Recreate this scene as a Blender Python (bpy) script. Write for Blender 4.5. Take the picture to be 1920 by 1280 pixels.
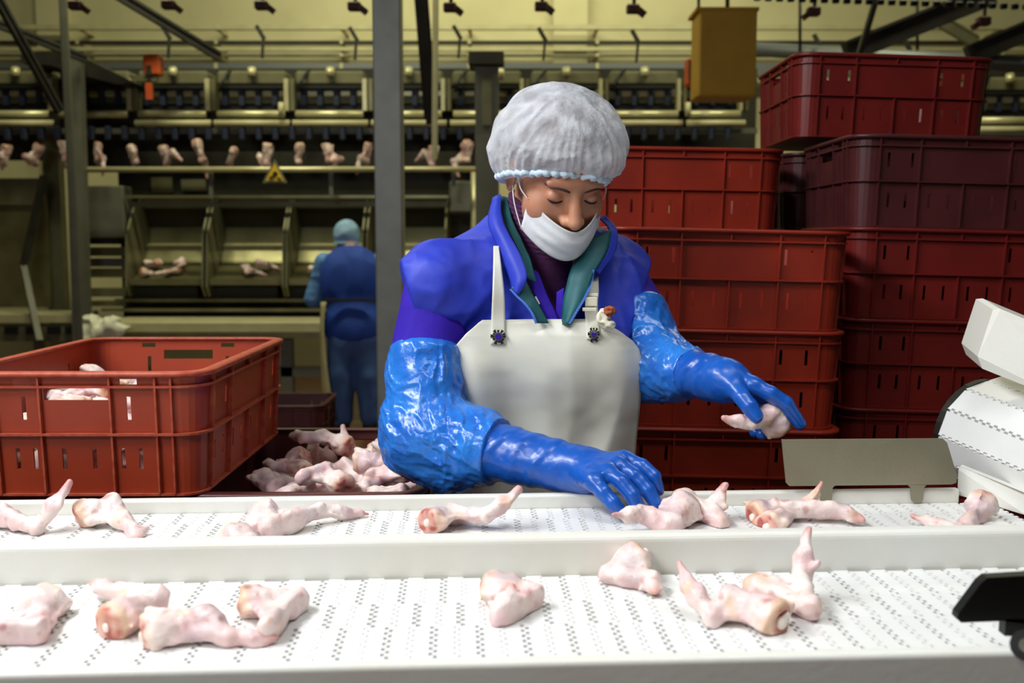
import bpy, math, random
import numpy as np
for o in list(bpy.data.objects): bpy.data.objects.remove(o, do_unlink=True)
SC = bpy.context.scene
COL = SC.collection
# ---------------------------------------------------------------- camera
FPX = 1867.0                       # focal length in pixels of the 1920x1280 frame (35 mm lens)
TH = math.atan(190 / FPX)          # the horizon sits 190 px above the image centre
CAMZ = 1.40
cd = bpy.data.cameras.new('camera'); cam = bpy.data.objects.new('camera', cd); COL.objects.link(cam)
cam.location = (0, 0, CAMZ); cam.rotation_euler = (math.pi / 2 - TH, 0, 0)
cd.sensor_width = 36; cd.lens = 36 * FPX / 1920; cd.clip_start = .05; cd.clip_end = 60
cd.dof.use_dof = True; cd.dof.focus_distance = 1.52; cd.dof.aperture_fstop = 5.2
SC.camera = cam
# ---------------------------------------------------------------- world, lamps, exposure
w = bpy.data.worlds.new('world'); SC.world = w; w.use_nodes = True
w.node_tree.nodes['Background'].inputs[0].default_value = (.9, .95, 1, 1)
w.node_tree.nodes['Background'].inputs[1].default_value = .03
SC.view_settings.view_transform = 'Standard'; SC.view_settings.look = 'None'
SC.view_settings.exposure = 0.0; SC.view_settings.gamma = 1; SC.view_settings.use_curve_mapping = False
def area(name, loc, target, size, power, color):
    l = bpy.data.lights.new(name, 'AREA'); l.shape = 'RECTANGLE'; l.size, l.size_y = size
    l.energy = power; l.color = color
    o = bpy.data.objects.new(name, l); COL.objects.link(o); o.location = loc
    import mathutils
    o.rotation_euler = (mathutils.Vector(target) - mathutils.Vector(loc)).to_track_quat('-Z', 'Y').to_euler()
    return o
COOL = (.95, .98, 1.0); GREEN = (.98, .95, .62)
area('lamp_work', (-1.25, 1.0, 2.65), (-.2, 1.25, 1.0), (1.3, .35), 43, COOL)
area('fill_belt', (.55, .75, 3.0), (.45, 1.0, 1.0), (1.3, .30), 6, COOL).data.spread = math.radians(95)  # light added above right to keep the belts bright there
area('fill_front', (-1.9, -1.0, 3.0), (.0, 1.6, 1.1), (1.5, .40), 39, COOL)  # fill light added behind the camera to brighten what faces it
area('lamp_hall', (-2.2, 6.4, 4.9), (-2.2, 7.6, 1.5), (2.4, .3), 112, GREEN)
area('lamp_hall_2', (2.4, 6.4, 4.9), (2.4, 7.6, 1.5), (2.4, .3), 90, GREEN)
area('lamp_hall_3', (0, 9.3, 4.9), (0, 10.9, 3.4), (4.5, .3), 58, GREEN)

# ---------------------------------------------------------------- pixel helpers
cT, sT = math.cos(TH), math.sin(TH)
def ray(u, v):
    up = (640 - v) / FPX
    return ((u - 960) / FPX, cT + up * sT, -sT + up * cT)
def P(u, v, Y):                    # the point seen at pixel u, v that stands Y metres ahead
    d = ray(u, v); t = Y / d[1]
    return np.array((d[0] * t, Y, CAMZ + d[2] * t))
def G(u, v, z):                    # the point seen at pixel u, v at height z
    d = ray(u, v); t = (z - CAMZ) / d[2]
    return np.array((d[0] * t, d[1] * t, z))
# ---------------------------------------------------------------- objects
def root_loc(o):
    p = np.zeros(3)
    while o is not None:
        p = p + np.array(o.location); o = o.parent
    return p
def tag(o, label, cat, group=None, kind=None):
    if label: o['label'] = label
    if cat: o['category'] = cat
    if group: o['group'] = group
    if kind: o['kind'] = kind
    return o
def thing(name, label, cat, loc=(0, 0, 0), group=None):
    o = bpy.data.objects.new(name, None); COL.objects.link(o); o.location = tuple(loc); o.empty_display_size = .05
    return tag(o, label, cat, group)
def mesh_obj(name, V, F, mat, parent=None, loc=None, smooth=True, col=None):
    """V in world coordinates; the object's origin is its parent's root, or loc"""
    V = np.asarray(V, float)
    if parent is not None: base = root_loc(parent)
    elif loc is not None: base = np.asarray(loc, float)
    else:
        lo, hi = V.min(0), V.max(0); base = np.array(((lo[0] + hi[0]) / 2, (lo[1] + hi[1]) / 2, lo[2]))
    me = bpy.data.meshes.new(name); me.from_pydata((V - base).tolist(), [], [list(map(int, f)) for f in F]); me.update()
    if smooth: me.polygons.foreach_set('use_smooth', [True] * len(me.polygons))
    if col is not None:
        a = me.color_attributes.new('Col', 'FLOAT_COLOR', 'POINT')
        c4 = np.ones((len(V), 4), np.float32); c4[:, :3] = col
        a.data.foreach_set('color', c4.ravel())
    if mat is not None: me.materials.append(mat)
    o = bpy.data.objects.new(name, me); COL.objects.link(o)
    if parent is not None: o.parent = parent
    else: o.location = tuple(base)
    return o
def copy_tree(o, parent=None):
    c = o.copy(); COL.objects.link(c); c.parent = parent
    for ch in o.children: copy_tree(ch, c)
    return c
class MB:
    def __init__(s): s.v = []; s.f = []
    def add(s, V, F):
        n = len(s.v); s.v += [tuple(p) for p in V]; s.f += [tuple(i + n for i in f) for f in F]; return s
    def box(s, lo, hi, bev=0):
        x0, y0, z0 = lo; x1, y1, z1 = hi
        if bev <= 0:
            return s.add([(x0,y0,z0),(x1,y0,z0),(x1,y1,z0),(x0,y1,z0),(x0,y0,z1),(x1,y0,z1),(x1,y1,z1),(x0,y1,z1)],
                     [(0,3,2,1),(4,5,6,7),(0,1,5,4),(1,2,6,5),(2,3,7,6),(3,0,4,7)])
        pts = [(x0+bev,y0),(x1-bev,y0),(x1,y0+bev),(x1,y1-bev),(x1-bev,y1),(x0+bev,y1),(x0,y1-bev),(x0,y0+bev)]
        ins = [(min(max(x, x0+bev), x1-bev), min(max(y, y0+bev), y1-bev)) for x, y in pts]
        V = [(x,y,z0) for x,y in ins]+[(x,y,z0+bev) for x,y in pts]+[(x,y,z1-bev) for x,y in pts]+[(x,y,z1) for x,y in ins]
        F = [tuple(range(7,-1,-1)), tuple(range(24,32))]
        for k in range(3):
            for i in range(8):
                j = (i+1) % 8; F.append((8*k+i, 8*k+j, 8*k+8+j, 8*k+8+i))
        return s.add(V, F)
    def bar(s, a, b, w, h=None, up=(0,0,1)):
        a, b = np.asarray(a, float), np.asarray(b, float); h = h or w
        d = (b - a) / np.linalg.norm(b - a); u = np.asarray(up, float)
        if abs(d @ u) > .98: u = np.array((0, 1, 0.))
        r = np.cross(d, u); r /= np.linalg.norm(r); u = np.cross(r, d)
        V = [q + r*sx*w/2 + u*sz*h/2 for q in (a, b) for sx, sz in ((-1,-1),(1,-1),(1,1),(-1,1))]
        return s.add(V, [(0,1,2,3),(7,6,5,4),(0,4,5,1),(1,5,6,2),(2,6,7,3),(3,7,4,0)])
    def tube(s, path, r, n=8, caps=True):
        path = [np.asarray(p, float) for p in path]; m = len(path)
        rs = [r] * m if np.isscalar(r) else list(r)
        t0 = path[1] - path[0]; t0 = t0 / np.linalg.norm(t0)
        u = np.cross(t0, (0, 0, 1.)) if abs(t0[2]) < .95 else np.cross(t0, (0, 1., 0)); u /= np.linalg.norm(u)
        V = []
        for i in range(m):
            t = path[min(i+1, m-1)] - path[max(i-1, 0)]; t = t / (np.linalg.norm(t) + 1e-12)
            u = u - t * (u @ t); u /= np.linalg.norm(u); w_ = np.cross(t, u)
            for k in range(n):
                a = 2 * math.pi * k / n; V.append(path[i] + rs[i] * (math.cos(a) * u + math.sin(a) * w_))
        F = [(i*n+k, i*n+(k+1) % n, (i+1)*n+(k+1) % n, (i+1)*n+k) for i in range(m-1) for k in range(n)]
        if caps: F += [tuple(range(n-1, -1, -1)), tuple((m-1)*n+k for k in range(n))]
        return s.add(V, F)
    def prism(s, poly, vec):
        n = len(poly); vec = np.asarray(vec, float); A = [np.asarray(p, float) for p in poly]
        V = A + [p + vec for p in A]
        return s.add(V, [tuple(range(n-1, -1, -1)), tuple(range(n, 2*n))] + [(i, (i+1) % n, n+(i+1) % n, n+i) for i in range(n)])
    def pbox(s, u0, v0, u1, v1, Y, depth, bev=0):         # a box whose front face, Y metres ahead, is seen at these pixels
        a, b = P(u0, v1, Y), P(u1, v0, Y)
        return s.box((a[0], Y, a[2]), (b[0], Y + depth, b[2]), bev)
    def build(s, name, mat, parent=None, smooth=False, loc=None):
        return mesh_obj(name, s.v, s.f, mat, parent, loc, smooth)
def cr(pts, n):                    # Catmull-Rom through points, n steps per span
    p = np.asarray(pts, float); q = np.vstack((2*p[0]-p[1], p, 2*p[-1]-p[-2])); out = []
    for i in range(1, len(q) - 2):
        for k in range(n):
            t = k / n
            out.append(.5*((2*q[i]) + (-q[i-1]+q[i+1])*t + (2*q[i-1]-5*q[i]+4*q[i+1]-q[i+2])*t*t + (-q[i-1]+3*q[i]-3*q[i+1]+q[i+2])*t**3))
    out.append(p[-1]); return np.array(out)
def sheet(rows, thick, nu=4, nv=4, disp=None):            # a thin solid cloth through a grid of points
    a = np.array([cr(r, nu) for r in rows]); a = np.array([cr(a[:, j], nv) for j in range(a.shape[1])]).transpose(1, 0, 2)
    return thicken(a, thick, disp)
def thicken(a, thick, disp=None):
    m, n = a.shape[:2]
    gu = np.gradient(a, axis=1); gv = np.gradient(a, axis=0); N = np.cross(gu, gv); N /= np.linalg.norm(N, axis=2, keepdims=True) + 1e-12
    if disp is not None: a = a + N * disp(a)[..., None]
    V = np.vstack((a.reshape(-1, 3), (a + N * thick).reshape(-1, 3))); K = m * n; F = []
    for i in range(m - 1):
        for j in range(n - 1):
            q = (i*n+j, i*n+j+1, (i+1)*n+j+1, (i+1)*n+j); F.append(q[::-1]); F.append(tuple(x + K for x in q))
    bd = [j for j in range(n)] + [i*n+n-1 for i in range(1, m)] + [(m-1)*n+j for j in range(n-2, -1, -1)] + [i*n for i in range(m-2, 0, -1)]
    for i in range(len(bd)):
        p, q = bd[i], bd[(i+1) % len(bd)]; F.append((p, q, q + K, p + K))
    return V, F
# ---------------------------------------------------------------- signed distance fields, meshed with surface nets
def smin(a, b, k):
    h = np.clip(.5 + .5 * (b - a) / k, 0, 1); return b + (a - b) * h - k * h * (1 - h)
def cone(p, a, b, ra, rb):
    a = np.asarray(a, float); b = np.asarray(b, float); ba = b - a
    t = np.clip(((p - a) @ ba) / (ba @ ba), 0, 1)
    return np.linalg.norm(p - a - t[:, None] * ba, axis=1) - (ra + (rb - ra) * t)
def ell(p, c, r, R=None):
    q = p - np.asarray(c, float)
    if R is not None: q = q @ R
    r = np.asarray(r, float); k0 = np.linalg.norm(q / r, axis=1); k1 = np.linalg.norm(q / (r * r), axis=1) + 1e-9
    return k0 * (k0 - 1) / k1
def tri(p, a, b, c):               # distance to a triangle
    a, b, c = (np.asarray(x, float) for x in (a, b, c)); ba, cb, ac = b - a, c - b, a - c
    n = np.cross(ba, ac); pa, pb, pc = p - a, p - b, p - c
    s = np.sign(pa @ np.cross(ba, n)) + np.sign(pb @ np.cross(cb, n)) + np.sign(pc @ np.cross(ac, n))
    def e(q, d):
        t = np.clip((q @ d) / (d @ d), 0, 1); return np.sum((q - t[:, None] * d) ** 2, axis=1)
    ed = np.minimum(np.minimum(e(pa, ba), e(pb, cb)), e(pc, ac))
    return np.sqrt(np.where(s < 2, ed, (pa @ n) ** 2 / (n @ n)))
_rng = np.random.RandomState(7); _TAB = _rng.rand(32, 32, 32).astype(np.float32)
def noise(p, s=1.0, off=0.0):      # value noise, -1..1
    q = p * s + off + 100.0; i = np.floor(q).astype(int); f = q - i; f = f * f * (3 - 2 * f); i0 = i % 32; i1 = (i + 1) % 32
    def t(a, b, c): return _TAB[a, b, c]
    x, y, z = f[:, 0], f[:, 1], f[:, 2]; r = 0
    for dx, ax, wx in ((0, i0, 1-x), (1, i1, x)):
        for dy, ay, wy in ((0, i0, 1-y), (1, i1, y)):
            for dz, az, wz in ((0, i0, 1-z), (1, i1, z)):
                r = r + _TAB[ax[:, 0], ay[:, 1], az[:, 2]] * wx * wy * wz
    return r * 2 - 1
def ridge(p, s, off=0.0): return 1 - 2 * np.abs(noise(p, s, off))
def axis(lo, hi, step, flo=None, fhi=None, fine=None):
    if flo is None: return np.linspace(lo, hi, max(3, int(round((hi - lo) / step)) + 1))
    parts = []
    if flo > lo: parts.append(np.linspace(lo, flo, max(2, int((flo-lo)/step)+1), endpoint=False))
    parts.append(np.linspace(flo, fhi, int((fhi-flo)/fine)+1, endpoint=False))
    parts.append(np.linspace(fhi, hi, max(2, int((hi-fhi)/step)+2)))
    return np.concatenate(parts)
def nets(f, xs, ys, zs, st=5):
    nx, ny, nz = len(xs), len(ys), len(zs)
    ix, iy, iz = (np.minimum(np.arange(0, n + st, st), n - 1) for n in (nx, ny, nz))
    cx, cy, cz = np.meshgrid(xs[ix], ys[iy], zs[iz], indexing='ij')
    C = f(np.stack((cx.ravel(), cy.ravel(), cz.ravel()), 1)).reshape(cx.shape)
    up = C
    for ax, n in ((0, nx), (1, ny), (2, nz)):
        k = np.minimum((np.arange(n) + st // 2) // st, C.shape[ax] - 1); up = np.take(up, k, axis=ax)
    Fd = up.astype(np.float32).copy()
    g = max(np.diff(xs).max(), np.diff(ys).max(), np.diff(zs).max()) * st * 1.9
    m = np.abs(up) < g
    I = np.argwhere(m); pts = np.stack((xs[I[:, 0]], ys[I[:, 1]], zs[I[:, 2]]), 1)
    out = np.empty(len(pts), np.float32)
    for k in range(0, len(pts), 400000): out[k:k+400000] = f(pts[k:k+400000])
    Fd[m] = out
    S = Fd < 0
    cnt = np.zeros((nx-1, ny-1, nz-1), np.int8)
    for a in (0, 1):
        for b in (0, 1):
            for c in (0, 1): cnt += S[a:nx-1+a, b:ny-1+b, c:nz-1+c]
    act = (cnt > 0) & (cnt < 8); A = np.argwhere(act)
    idx = np.full(act.shape, -1, np.int64); idx[act] = np.arange(len(A))
    acc = np.zeros((len(A), 3)); num = np.zeros(len(A))
    def val(o): return Fd[A[:, 0]+o[0], A[:, 1]+o[1], A[:, 2]+o[2]]
    def pos(o): return np.stack((xs[A[:, 0]+o[0]], ys[A[:, 1]+o[1]], zs[A[:, 2]+o[2]]), 1)
    for o in [(a, b, c) for a in (0, 1) for b in (0, 1) for c in (0, 1)]:
        for k in range(3):
            if o[k]: continue
            o2 = tuple(1 if i == k else o[i] for i in range(3)); a, b = val(o), val(o2); mm = (a < 0) != (b < 0)
            t = np.where(mm, a / np.where(mm, a - b, 1), 0); pt = pos(o) + (pos(o2) - pos(o)) * t[:, None]
            acc[mm] += pt[mm]; num[mm] += 1
    V = acc / num[:, None]; quads = []
    for k in range(3):
        n_ = [nx, ny, nz]; sl0 = [slice(1, n - 1) for n in n_]; sl1 = list(sl0)
        sl0[k] = slice(0, n_[k]-1); sl1[k] = slice(1, n_[k])
        a, b = S[tuple(sl0)], S[tuple(sl1)]; E = np.argwhere(a != b)
        flip = a[tuple(E.T)]
        for j in range(3):
            if j != k: E[:, j] += 1
        u, v = (k + 1) % 3, (k + 2) % 3
        def cell(du, dv):
            q = E.copy(); q[:, u] -= du; q[:, v] -= dv; return idx[tuple(q.T)]
        q = np.stack((cell(1, 1), cell(0, 1), cell(0, 0), cell(1, 0)), 1)
        q[~flip] = q[~flip][:, ::-1]; quads.append(q)
    Q = np.concatenate(quads); Q = Q[(Q >= 0).all(1)]
    return V, Q
def sdf_mesh(name, f, lo, hi, step, mat, parent=None, loc=None, color=None, fine=None, st=5):
    ax = [axis(lo[i], hi[i], step) if fine is None else axis(lo[i], hi[i], step, fine[0][i], fine[1][i], fine[2]) for i in range(3)]
    V, Q = nets(f, ax[0], ax[1], ax[2], st)
    return mesh_obj(name, V, Q, mat, parent, loc, True, None if color is None else color(V))
# ---------------------------------------------------------------- materials
def lin(c):
    c = np.asarray(c, float) / 255.0
    return np.where(c <= .04045, c / 12.92, ((c + .055) / 1.055) ** 2.4)
def mat(name, rgb, rough=.5, metal=0.0, rgb2=None, nscale=20, nmix=.5, bump=0, bscale=80, spec=.5, sss=0, trans=0, aniso=None, alpha=1, coat=0, attr=False, rnd=0, bdist=.002):
    m = bpy.data.materials.new(name); m.use_nodes = True; nt = m.node_tree; b = nt.nodes['Principled BSDF']; L = nt.links
    b.inputs['Base Color'].default_value = (*lin(rgb), 1); b.inputs['Roughness'].default_value = rough; b.inputs['Metallic'].default_value = metal
    b.inputs['Specular IOR Level'].default_value = spec
    if coat: b.inputs['Coat Weight'].default_value = coat; b.inputs['Coat Roughness'].default_value = .12
    if sss:
        b.inputs['Subsurface Weight'].default_value = sss; b.inputs['Subsurface Radius'].default_value = (1, .35, .25); b.inputs['Subsurface Scale'].default_value = .006
    if alpha < 1: b.inputs['Alpha'].default_value = alpha
    tc = nt.nodes.new('ShaderNodeTexCoord'); mp = nt.nodes.new('ShaderNodeMapping'); L.new(tc.outputs['Object'], mp.inputs[0])
    if aniso: mp.inputs['Scale'].default_value = aniso
    src = None
    if attr:
        at = nt.nodes.new('ShaderNodeAttribute'); at.attribute_name = 'Col'; src = at.outputs['Color']
    if rgb2 is not None:
        n = nt.nodes.new('ShaderNodeTexNoise'); n.inputs['Scale'].default_value = nscale; n.inputs['Detail'].default_value = 5; L.new(mp.outputs[0], n.inputs[0])
        r = nt.nodes.new('ShaderNodeValToRGB'); r.color_ramp.elements[0].position = .5 - nmix / 2; r.color_ramp.elements[1].position = .5 + nmix / 2; L.new(n.outputs[0], r.inputs[0])
        mx = nt.nodes.new('ShaderNodeMix'); mx.data_type = 'RGBA'; L.new(r.outputs[0], mx.inputs[0])
        if src is not None: L.new(src, mx.inputs[6]); 
        else: mx.inputs[6].default_value = (*lin(rgb), 1)
        mx.inputs[7].default_value = (*lin(rgb2), 1)
        if attr:
            mx.blend_type = 'MULTIPLY'
        src = mx.outputs[2]
    if rnd:
        oi = nt.nodes.new('ShaderNodeObjectInfo'); hs = nt.nodes.new('ShaderNodeHueSaturation'); mr = nt.nodes.new('ShaderNodeMapRange')
        mr.inputs[3].default_value = 1 - rnd; mr.inputs[4].default_value = 1 + rnd; L.new(oi.outputs['Random'], mr.inputs[0]); L.new(mr.outputs[0], hs.inputs['Value'])
        if src is not None: L.new(src, hs.inputs['Color'])
        else: hs.inputs['Color'].default_value = (*lin(rgb), 1)
        src = hs.outputs[0]
    if src is not None: L.new(src, b.inputs['Base Color'])
    if bump:
        n2 = nt.nodes.new('ShaderNodeTexNoise'); n2.inputs['Scale'].default_value = bscale; n2.inputs['Detail'].default_value = 4; L.new(mp.outputs[0], n2.inputs[0])
        bp = nt.nodes.new('ShaderNodeBump'); bp.inputs['Strength'].default_value = bump; bp.inputs['Distance'].default_value = bdist; L.new(n2.outputs[0], bp.inputs['Height']); L.new(bp.outputs[0], b.inputs['Normal'])
    return m
M = {}
M['crate_red'] = mat('crate_red', (158, 46, 24), .42, rgb2=(132, 36, 20), nscale=9, bump=.25, bscale=260, bdist=.0006, rnd=.10)
M['crate_orange'] = mat('crate_orange', (164, 60, 32), .42, rgb2=(146, 50, 26), nscale=9, bump=.25, bscale=260, bdist=.0006)
M['crate_deep'] = mat('crate_deep', (122, 30, 24), .42, rgb2=(104, 24, 22), nscale=9, bump=.25, bscale=260, bdist=.0006, rnd=.08)
M['crate_maroon'] = mat('crate_maroon', (86, 34, 36), .42, rgb2=(70, 26, 29), nscale=9, bump=.25, bscale=260, bdist=.0006)
M['rim_worn'] = mat('rim_worn', (176, 82, 56), .55, rgb2=(164, 58, 32), nscale=60, nmix=.25)
M['hdpe'] = mat('hdpe', (236, 236, 230), .38, rgb2=(229, 226, 214), nscale=5, nmix=.35, bump=.12, bscale=120, sss=.1)
M['belt'] = mat('belt', (240, 240, 238), .33, rgb2=(232, 231, 228), nscale=14, bump=.05)
M['belt_under'] = mat('belt_under', (196, 194, 186), .6)
M['steel'] = mat('steel', (128, 126, 116), .42, .75, rgb2=(104, 102, 92), nscale=6, bump=.1, bscale=90, aniso=(1, 1, 6))
M['steel_plate'] = mat('steel_plate', (156, 152, 130), .42, .45, rgb2=(138, 134, 112), nscale=7, bump=.15, bscale=140)
M['steel_dark'] = mat('steel_dark', (58, 56, 50), .5, .5, rgb2=(40, 39, 34), nscale=7)
M['paddle'] = mat('paddle', (34, 34, 31), .4, .6)
M['post'] = mat('post', (146, 148, 140), .5, .1, rgb2=(130, 132, 124), nscale=12, bump=.1)
M['black'] = mat('black', (16, 16, 17), .5)
# ================================================================ the setting
M['wall'] = mat('wall', (206, 200, 160), .8, rgb2=(192, 186, 146), nscale=2)
M['ceiling'] = mat('ceiling', (150, 150, 138), .8)
M['floor'] = mat('floor', (112, 66, 46), .35, rgb2=(88, 52, 38), nscale=5, bump=.2, bscale=30)
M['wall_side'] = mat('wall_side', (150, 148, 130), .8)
def struct(name, lo, hi, m):
    o = MB().box(lo, hi).build(name, M[m]); o['kind'] = 'structure'; return o
struct('floor', (-7, -4, -.1), (7, 11.2, 0), 'floor')
wall_back = struct('wall_back', (-7, 11.0, 0), (7, 11.2, 5.6), 'wall')
struct('wall_left', (-7.2, -4, 0), (-7, 11.2, 5.6), 'wall_side'); struct('wall_right', (7, -4, 0), (7.2, 11.2, 5.6), 'wall_side')
struct('wall_front', (-7, -4.2, 0), (7, -4, 5.6), 'wall_side'); struct('ceiling', (-7.2, -4.2, 5.6), (7.2, 11.2, 5.8), 'ceiling')
for u0, u1 in ((66, 118), (1038, 1102)):
    a, b = P(u0, 0, 10.85), P(u1, 0, 10.85)
    MB().box((a[0], 10.85, 0), (b[0], 11.0, 5.6)).build('pilaster', M['wall'], wall_back)

# ================================================================ crates
CH = .2018
def crate_mesh(a, CH):
    b, r, tp = .20, .045, .011; qs = (a - .05)/.19     # a: half length
    long_up = [.113*qs, .165*qs]; long_lo = [.0275*qs, .07*qs, .122*qs, .160*qs]; short_up = [.083]; short_lo = [.024, .070, .098]
    hol = {'L': [], 'S': []}
    for x in long_up: hol['L'] += [(s*x, .0032, .132, .163) for s in (1, -1)]
    for x in long_lo: hol['L'] += [(s*x, .0032, .044, .076) for s in (1, -1)]
    for x in short_up: hol['S'] += [(s*x, .0036, .124, .162) for s in (1, -1)]
    for x in short_lo: hol['S'] += [(s*x, .0034, .044, .078) for s in (1, -1)]
    hol['S'] += [(0, .052, .156, .1755), (.084, .014, .181, .190), (-.084, .014, .181, .190)]
    ZL = sorted({0, CH - .002} | {z for k in hol for h in hol[k] for z in h[2:]})
    st = []      # stations: x, y, nx, ny, side, coordinate
    sides = [('L', (0, -1)), ('S', (1, 0)), ('L', (0, 1)), ('S', (-1, 0))]
    for kind, n in sides:
        half = (a if kind == 'L' else b) - r; dist = b if kind == 'L' else a; t = (-n[1], n[0])
        br = sorted({-half, half} | {h[0] + s*h[1] for h in hol[kind] for s in (1, -1)})
        for c in br: st.append((n[0]*dist + t[0]*c, n[1]*dist + t[1]*c, n[0], n[1], kind, c))
        cx, cy = n[0]*(dist - r) + t[0]*half, n[1]*(dist - r) + t[1]*half
        a0 = math.atan2(n[1], n[0])
        for k in range(1, 6):
            an = a0 + math.pi/2*k/6; st.append((cx + r*math.cos(an), cy + r*math.sin(an), math.cos(an), math.sin(an), 'C', k))
    n = len(st)
    def pos(i, off, z):
        x, y, nx, ny = st[i % n][:4]; o = off - tp*(1 - z/CH); return (x + nx*o, y + ny*o, z)
    body = MB(); nz = len(ZL); V = []; F = []
    for off in (0, -.0035):
        for i in range(n):
            for z in ZL: V.append(pos(i, off, z))
    K = n*nz
    def solid(i, k):
        if k < 0 or k >= nz - 1: return False
        s0, s1 = st[i % n], st[(i+1) % n]
        if s0[4] == 'C' or s1[4] != s0[4]: return True
        c, z = (s0[5] + s1[5])/2, (ZL[k] + ZL[k+1])/2
        return not any(abs(c - h[0]) < h[1] and h[2] < z < h[3] for h in hol[s0[4]])
    for i in range(n):
        for k in range(nz - 1):
            if not solid(i, k): continue
            i2 = (i+1) % n; q = (i*nz+k, i2*nz+k, i2*nz+k+1, i*nz+k+1); F += [q, tuple(x + K for x in q[::-1])]
            for e, nb in (((q[0], q[1]), (i, k-1)), ((q[2], q[3]), (i, k+1)), ((q[1], q[2]), (i+1, k)), ((q[3], q[0]), (i-1, k))):
                if not solid(*nb): F.append((e[1], e[0], e[0]+K, e[1]+K))
    body.add(V, F)
    bot = [pos(i, -.002, 0) for i in range(n)]; top = [pos(i, -.002, .005) for i in range(n)]
    body.add(bot + top, [tuple(range(n-1, -1, -1)), tuple(range(n, 2*n))])
    def loop(mb, prof):
        m = len(prof); V = [pos(i, o, z) for i in range(n) for o, z in prof]
        mb.add(V, [(i*m+k, ((i+1) % n)*m+k, ((i+1) % n)*m+(k+1) % m, i*m+(k+1) % m) for i in range(n) for k in range(m)])
    rim = MB(); loop(rim, [(-.010, CH-.004), (.006, CH-.009), (.0105, CH-.008), (.0115, CH-.003), (.009, CH), (-.009, CH), (-.010, CH-.001)])
    bands = []
    for z, o in ((CH-.0255, .0075), (.0995, .0095), (.0005, .006)):
        bd = MB(); loop(bd, [(0, z), (o, z), (o, z+.0035), (0, z+.0035)]); bands.append(bd)
    ribs = []
    def rib(kind, c, z0, z1, side):
        nx, ny = sides[side][1]; dist = b if kind == 'L' else a; t = (-ny, nx); w = .0016; mb = MB(); V = []
        for z in (z0, z1):
            for o, s in ((-.001, -1), (-.001, 1), (.0072, 1), (.0072, -1)):
                oo = dist + o - tp*(1 - z/CH); cc = c*(1 - .012*(1 - z/CH)) + s*w; V.append((nx*oo + t[0]*cc, ny*oo + t[1]*cc, z))
        mb.add(V, [(0, 3, 2, 1), (4, 5, 6, 7), (0, 1, 5, 4), (1, 2, 6, 5), (2, 3, 7, 6), (3, 0, 4, 7)]); ribs.append(mb)
    for side, kind in ((0, 'L'), (1, 'S'), (2, 'L'), (3, 'S')):
        for s in (1, -1):
            if kind == 'L':
                rib('L', s*.099*qs, .003, CH-.004, side); rib('L', s*.188*qs, .003, CH-.004, side)
            else:
                rib('S', s*.056, .003, CH-.004, side); rib('S', s*.128, .003, CH-.004, side); rib('S', s*.153, .003, CH-.004, side)
        if kind == 'L': rib('L', 0, .003, .101, side); rib('L', 0, CH-.024, CH-.004, side)
    return body, rim, bands, ribs
CL = .1980                                  # the lower crates of the piles beside the conveyor
_cm = {.24: crate_mesh(.24, CH), .28: crate_mesh(.28, CH), .281: crate_mesh(.28, CL)}
def make_crate(material, rim_material, half):
    body, rim, bands, ribs = _cm[half]; t = thing('plastic_crate', '', '')
    mesh_obj('body', body.v, body.f, M[material], t, smooth=False)
    mesh_obj('rim', rim.v, rim.f, M[rim_material], t)
    for bd in bands: mesh_obj('band', bd.v, bd.f, M[rim_material], t, smooth=False)
    for rb in ribs: mesh_obj('rib', rb.v, rb.f, M[rim_material], t, smooth=False)
    return t
_proto = {}
def crate(material, label, loc, rz=0, group=None, tilt=0, rim=None, half=.24):
    key = (material, half)
    if key not in _proto: _proto[key] = make_crate(material, rim or material, half); c = _proto[key]
    else: c = copy_tree(_proto[key])
    c.location = tuple(loc); c.rotation_euler = (0, math.radians(tilt), math.radians(rz))
    tag(c, label, 'crate')
    if group: c['group'] = group
    elif 'group' in c: del c['group']
    return c
ORD = ['top', 'second from the top', 'third from the top', 'fourth from the top', 'fifth from the top', 'sixth from the top', 'seventh from the top', 'lowest']
def stack(x, y, n, colours, where, rz=0, tilt=0, jitter=0, group=None, seed=1):
    rg = random.Random(seed); tr = math.radians(tilt)
    for k in range(n):          # k = 0 on the floor
        lv = n - 1 - k; c, word = colours[min(lv, len(colours) - 1)]; pl = ORD[lv] if lv < n - 1 else 'lowest'
        dx, dy = (rg.uniform(-jitter, jitter), rg.uniform(-jitter, jitter)) if k else (0, 0)
        h = k*(CH + .0004) + abs(.3*math.sin(tr)) + .0005
        crate(c, f'{word} plastic crate, {pl} of {where}', (x + dx + h*math.sin(tr), y + dy, h), rz, group, tilt)
RED, DEEP, MAR = ('crate_red', 'brick red'), ('crate_deep', 'dark red'), ('crate_maroon', 'maroon')
GB = 'crates stacked behind the worker'
stack(.4055, 2.205, 7, [RED], 'the front stack behind the worker', 0, 1.3, .004, GB, 2)
stack(.3845, 2.640, 8, [RED], 'the stack behind the front stack', 0, 1.0, .004, GB, 3)
stack(.955, 2.415, 8, [MAR, DEEP], 'the stack behind the inclined belt', 0, 1.5, .006, GB, 4)
stack(.935, 2.850, 8, [MAR, DEEP], 'the hindmost stack', 0, 1.2, .004, GB, 5)
crate('crate_deep', 'single dark red crate lying across the two maroon-topped stacks', (.935, 2.690, 8*(CH+.0004)+.030), 0, GB, 1.8)
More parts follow.
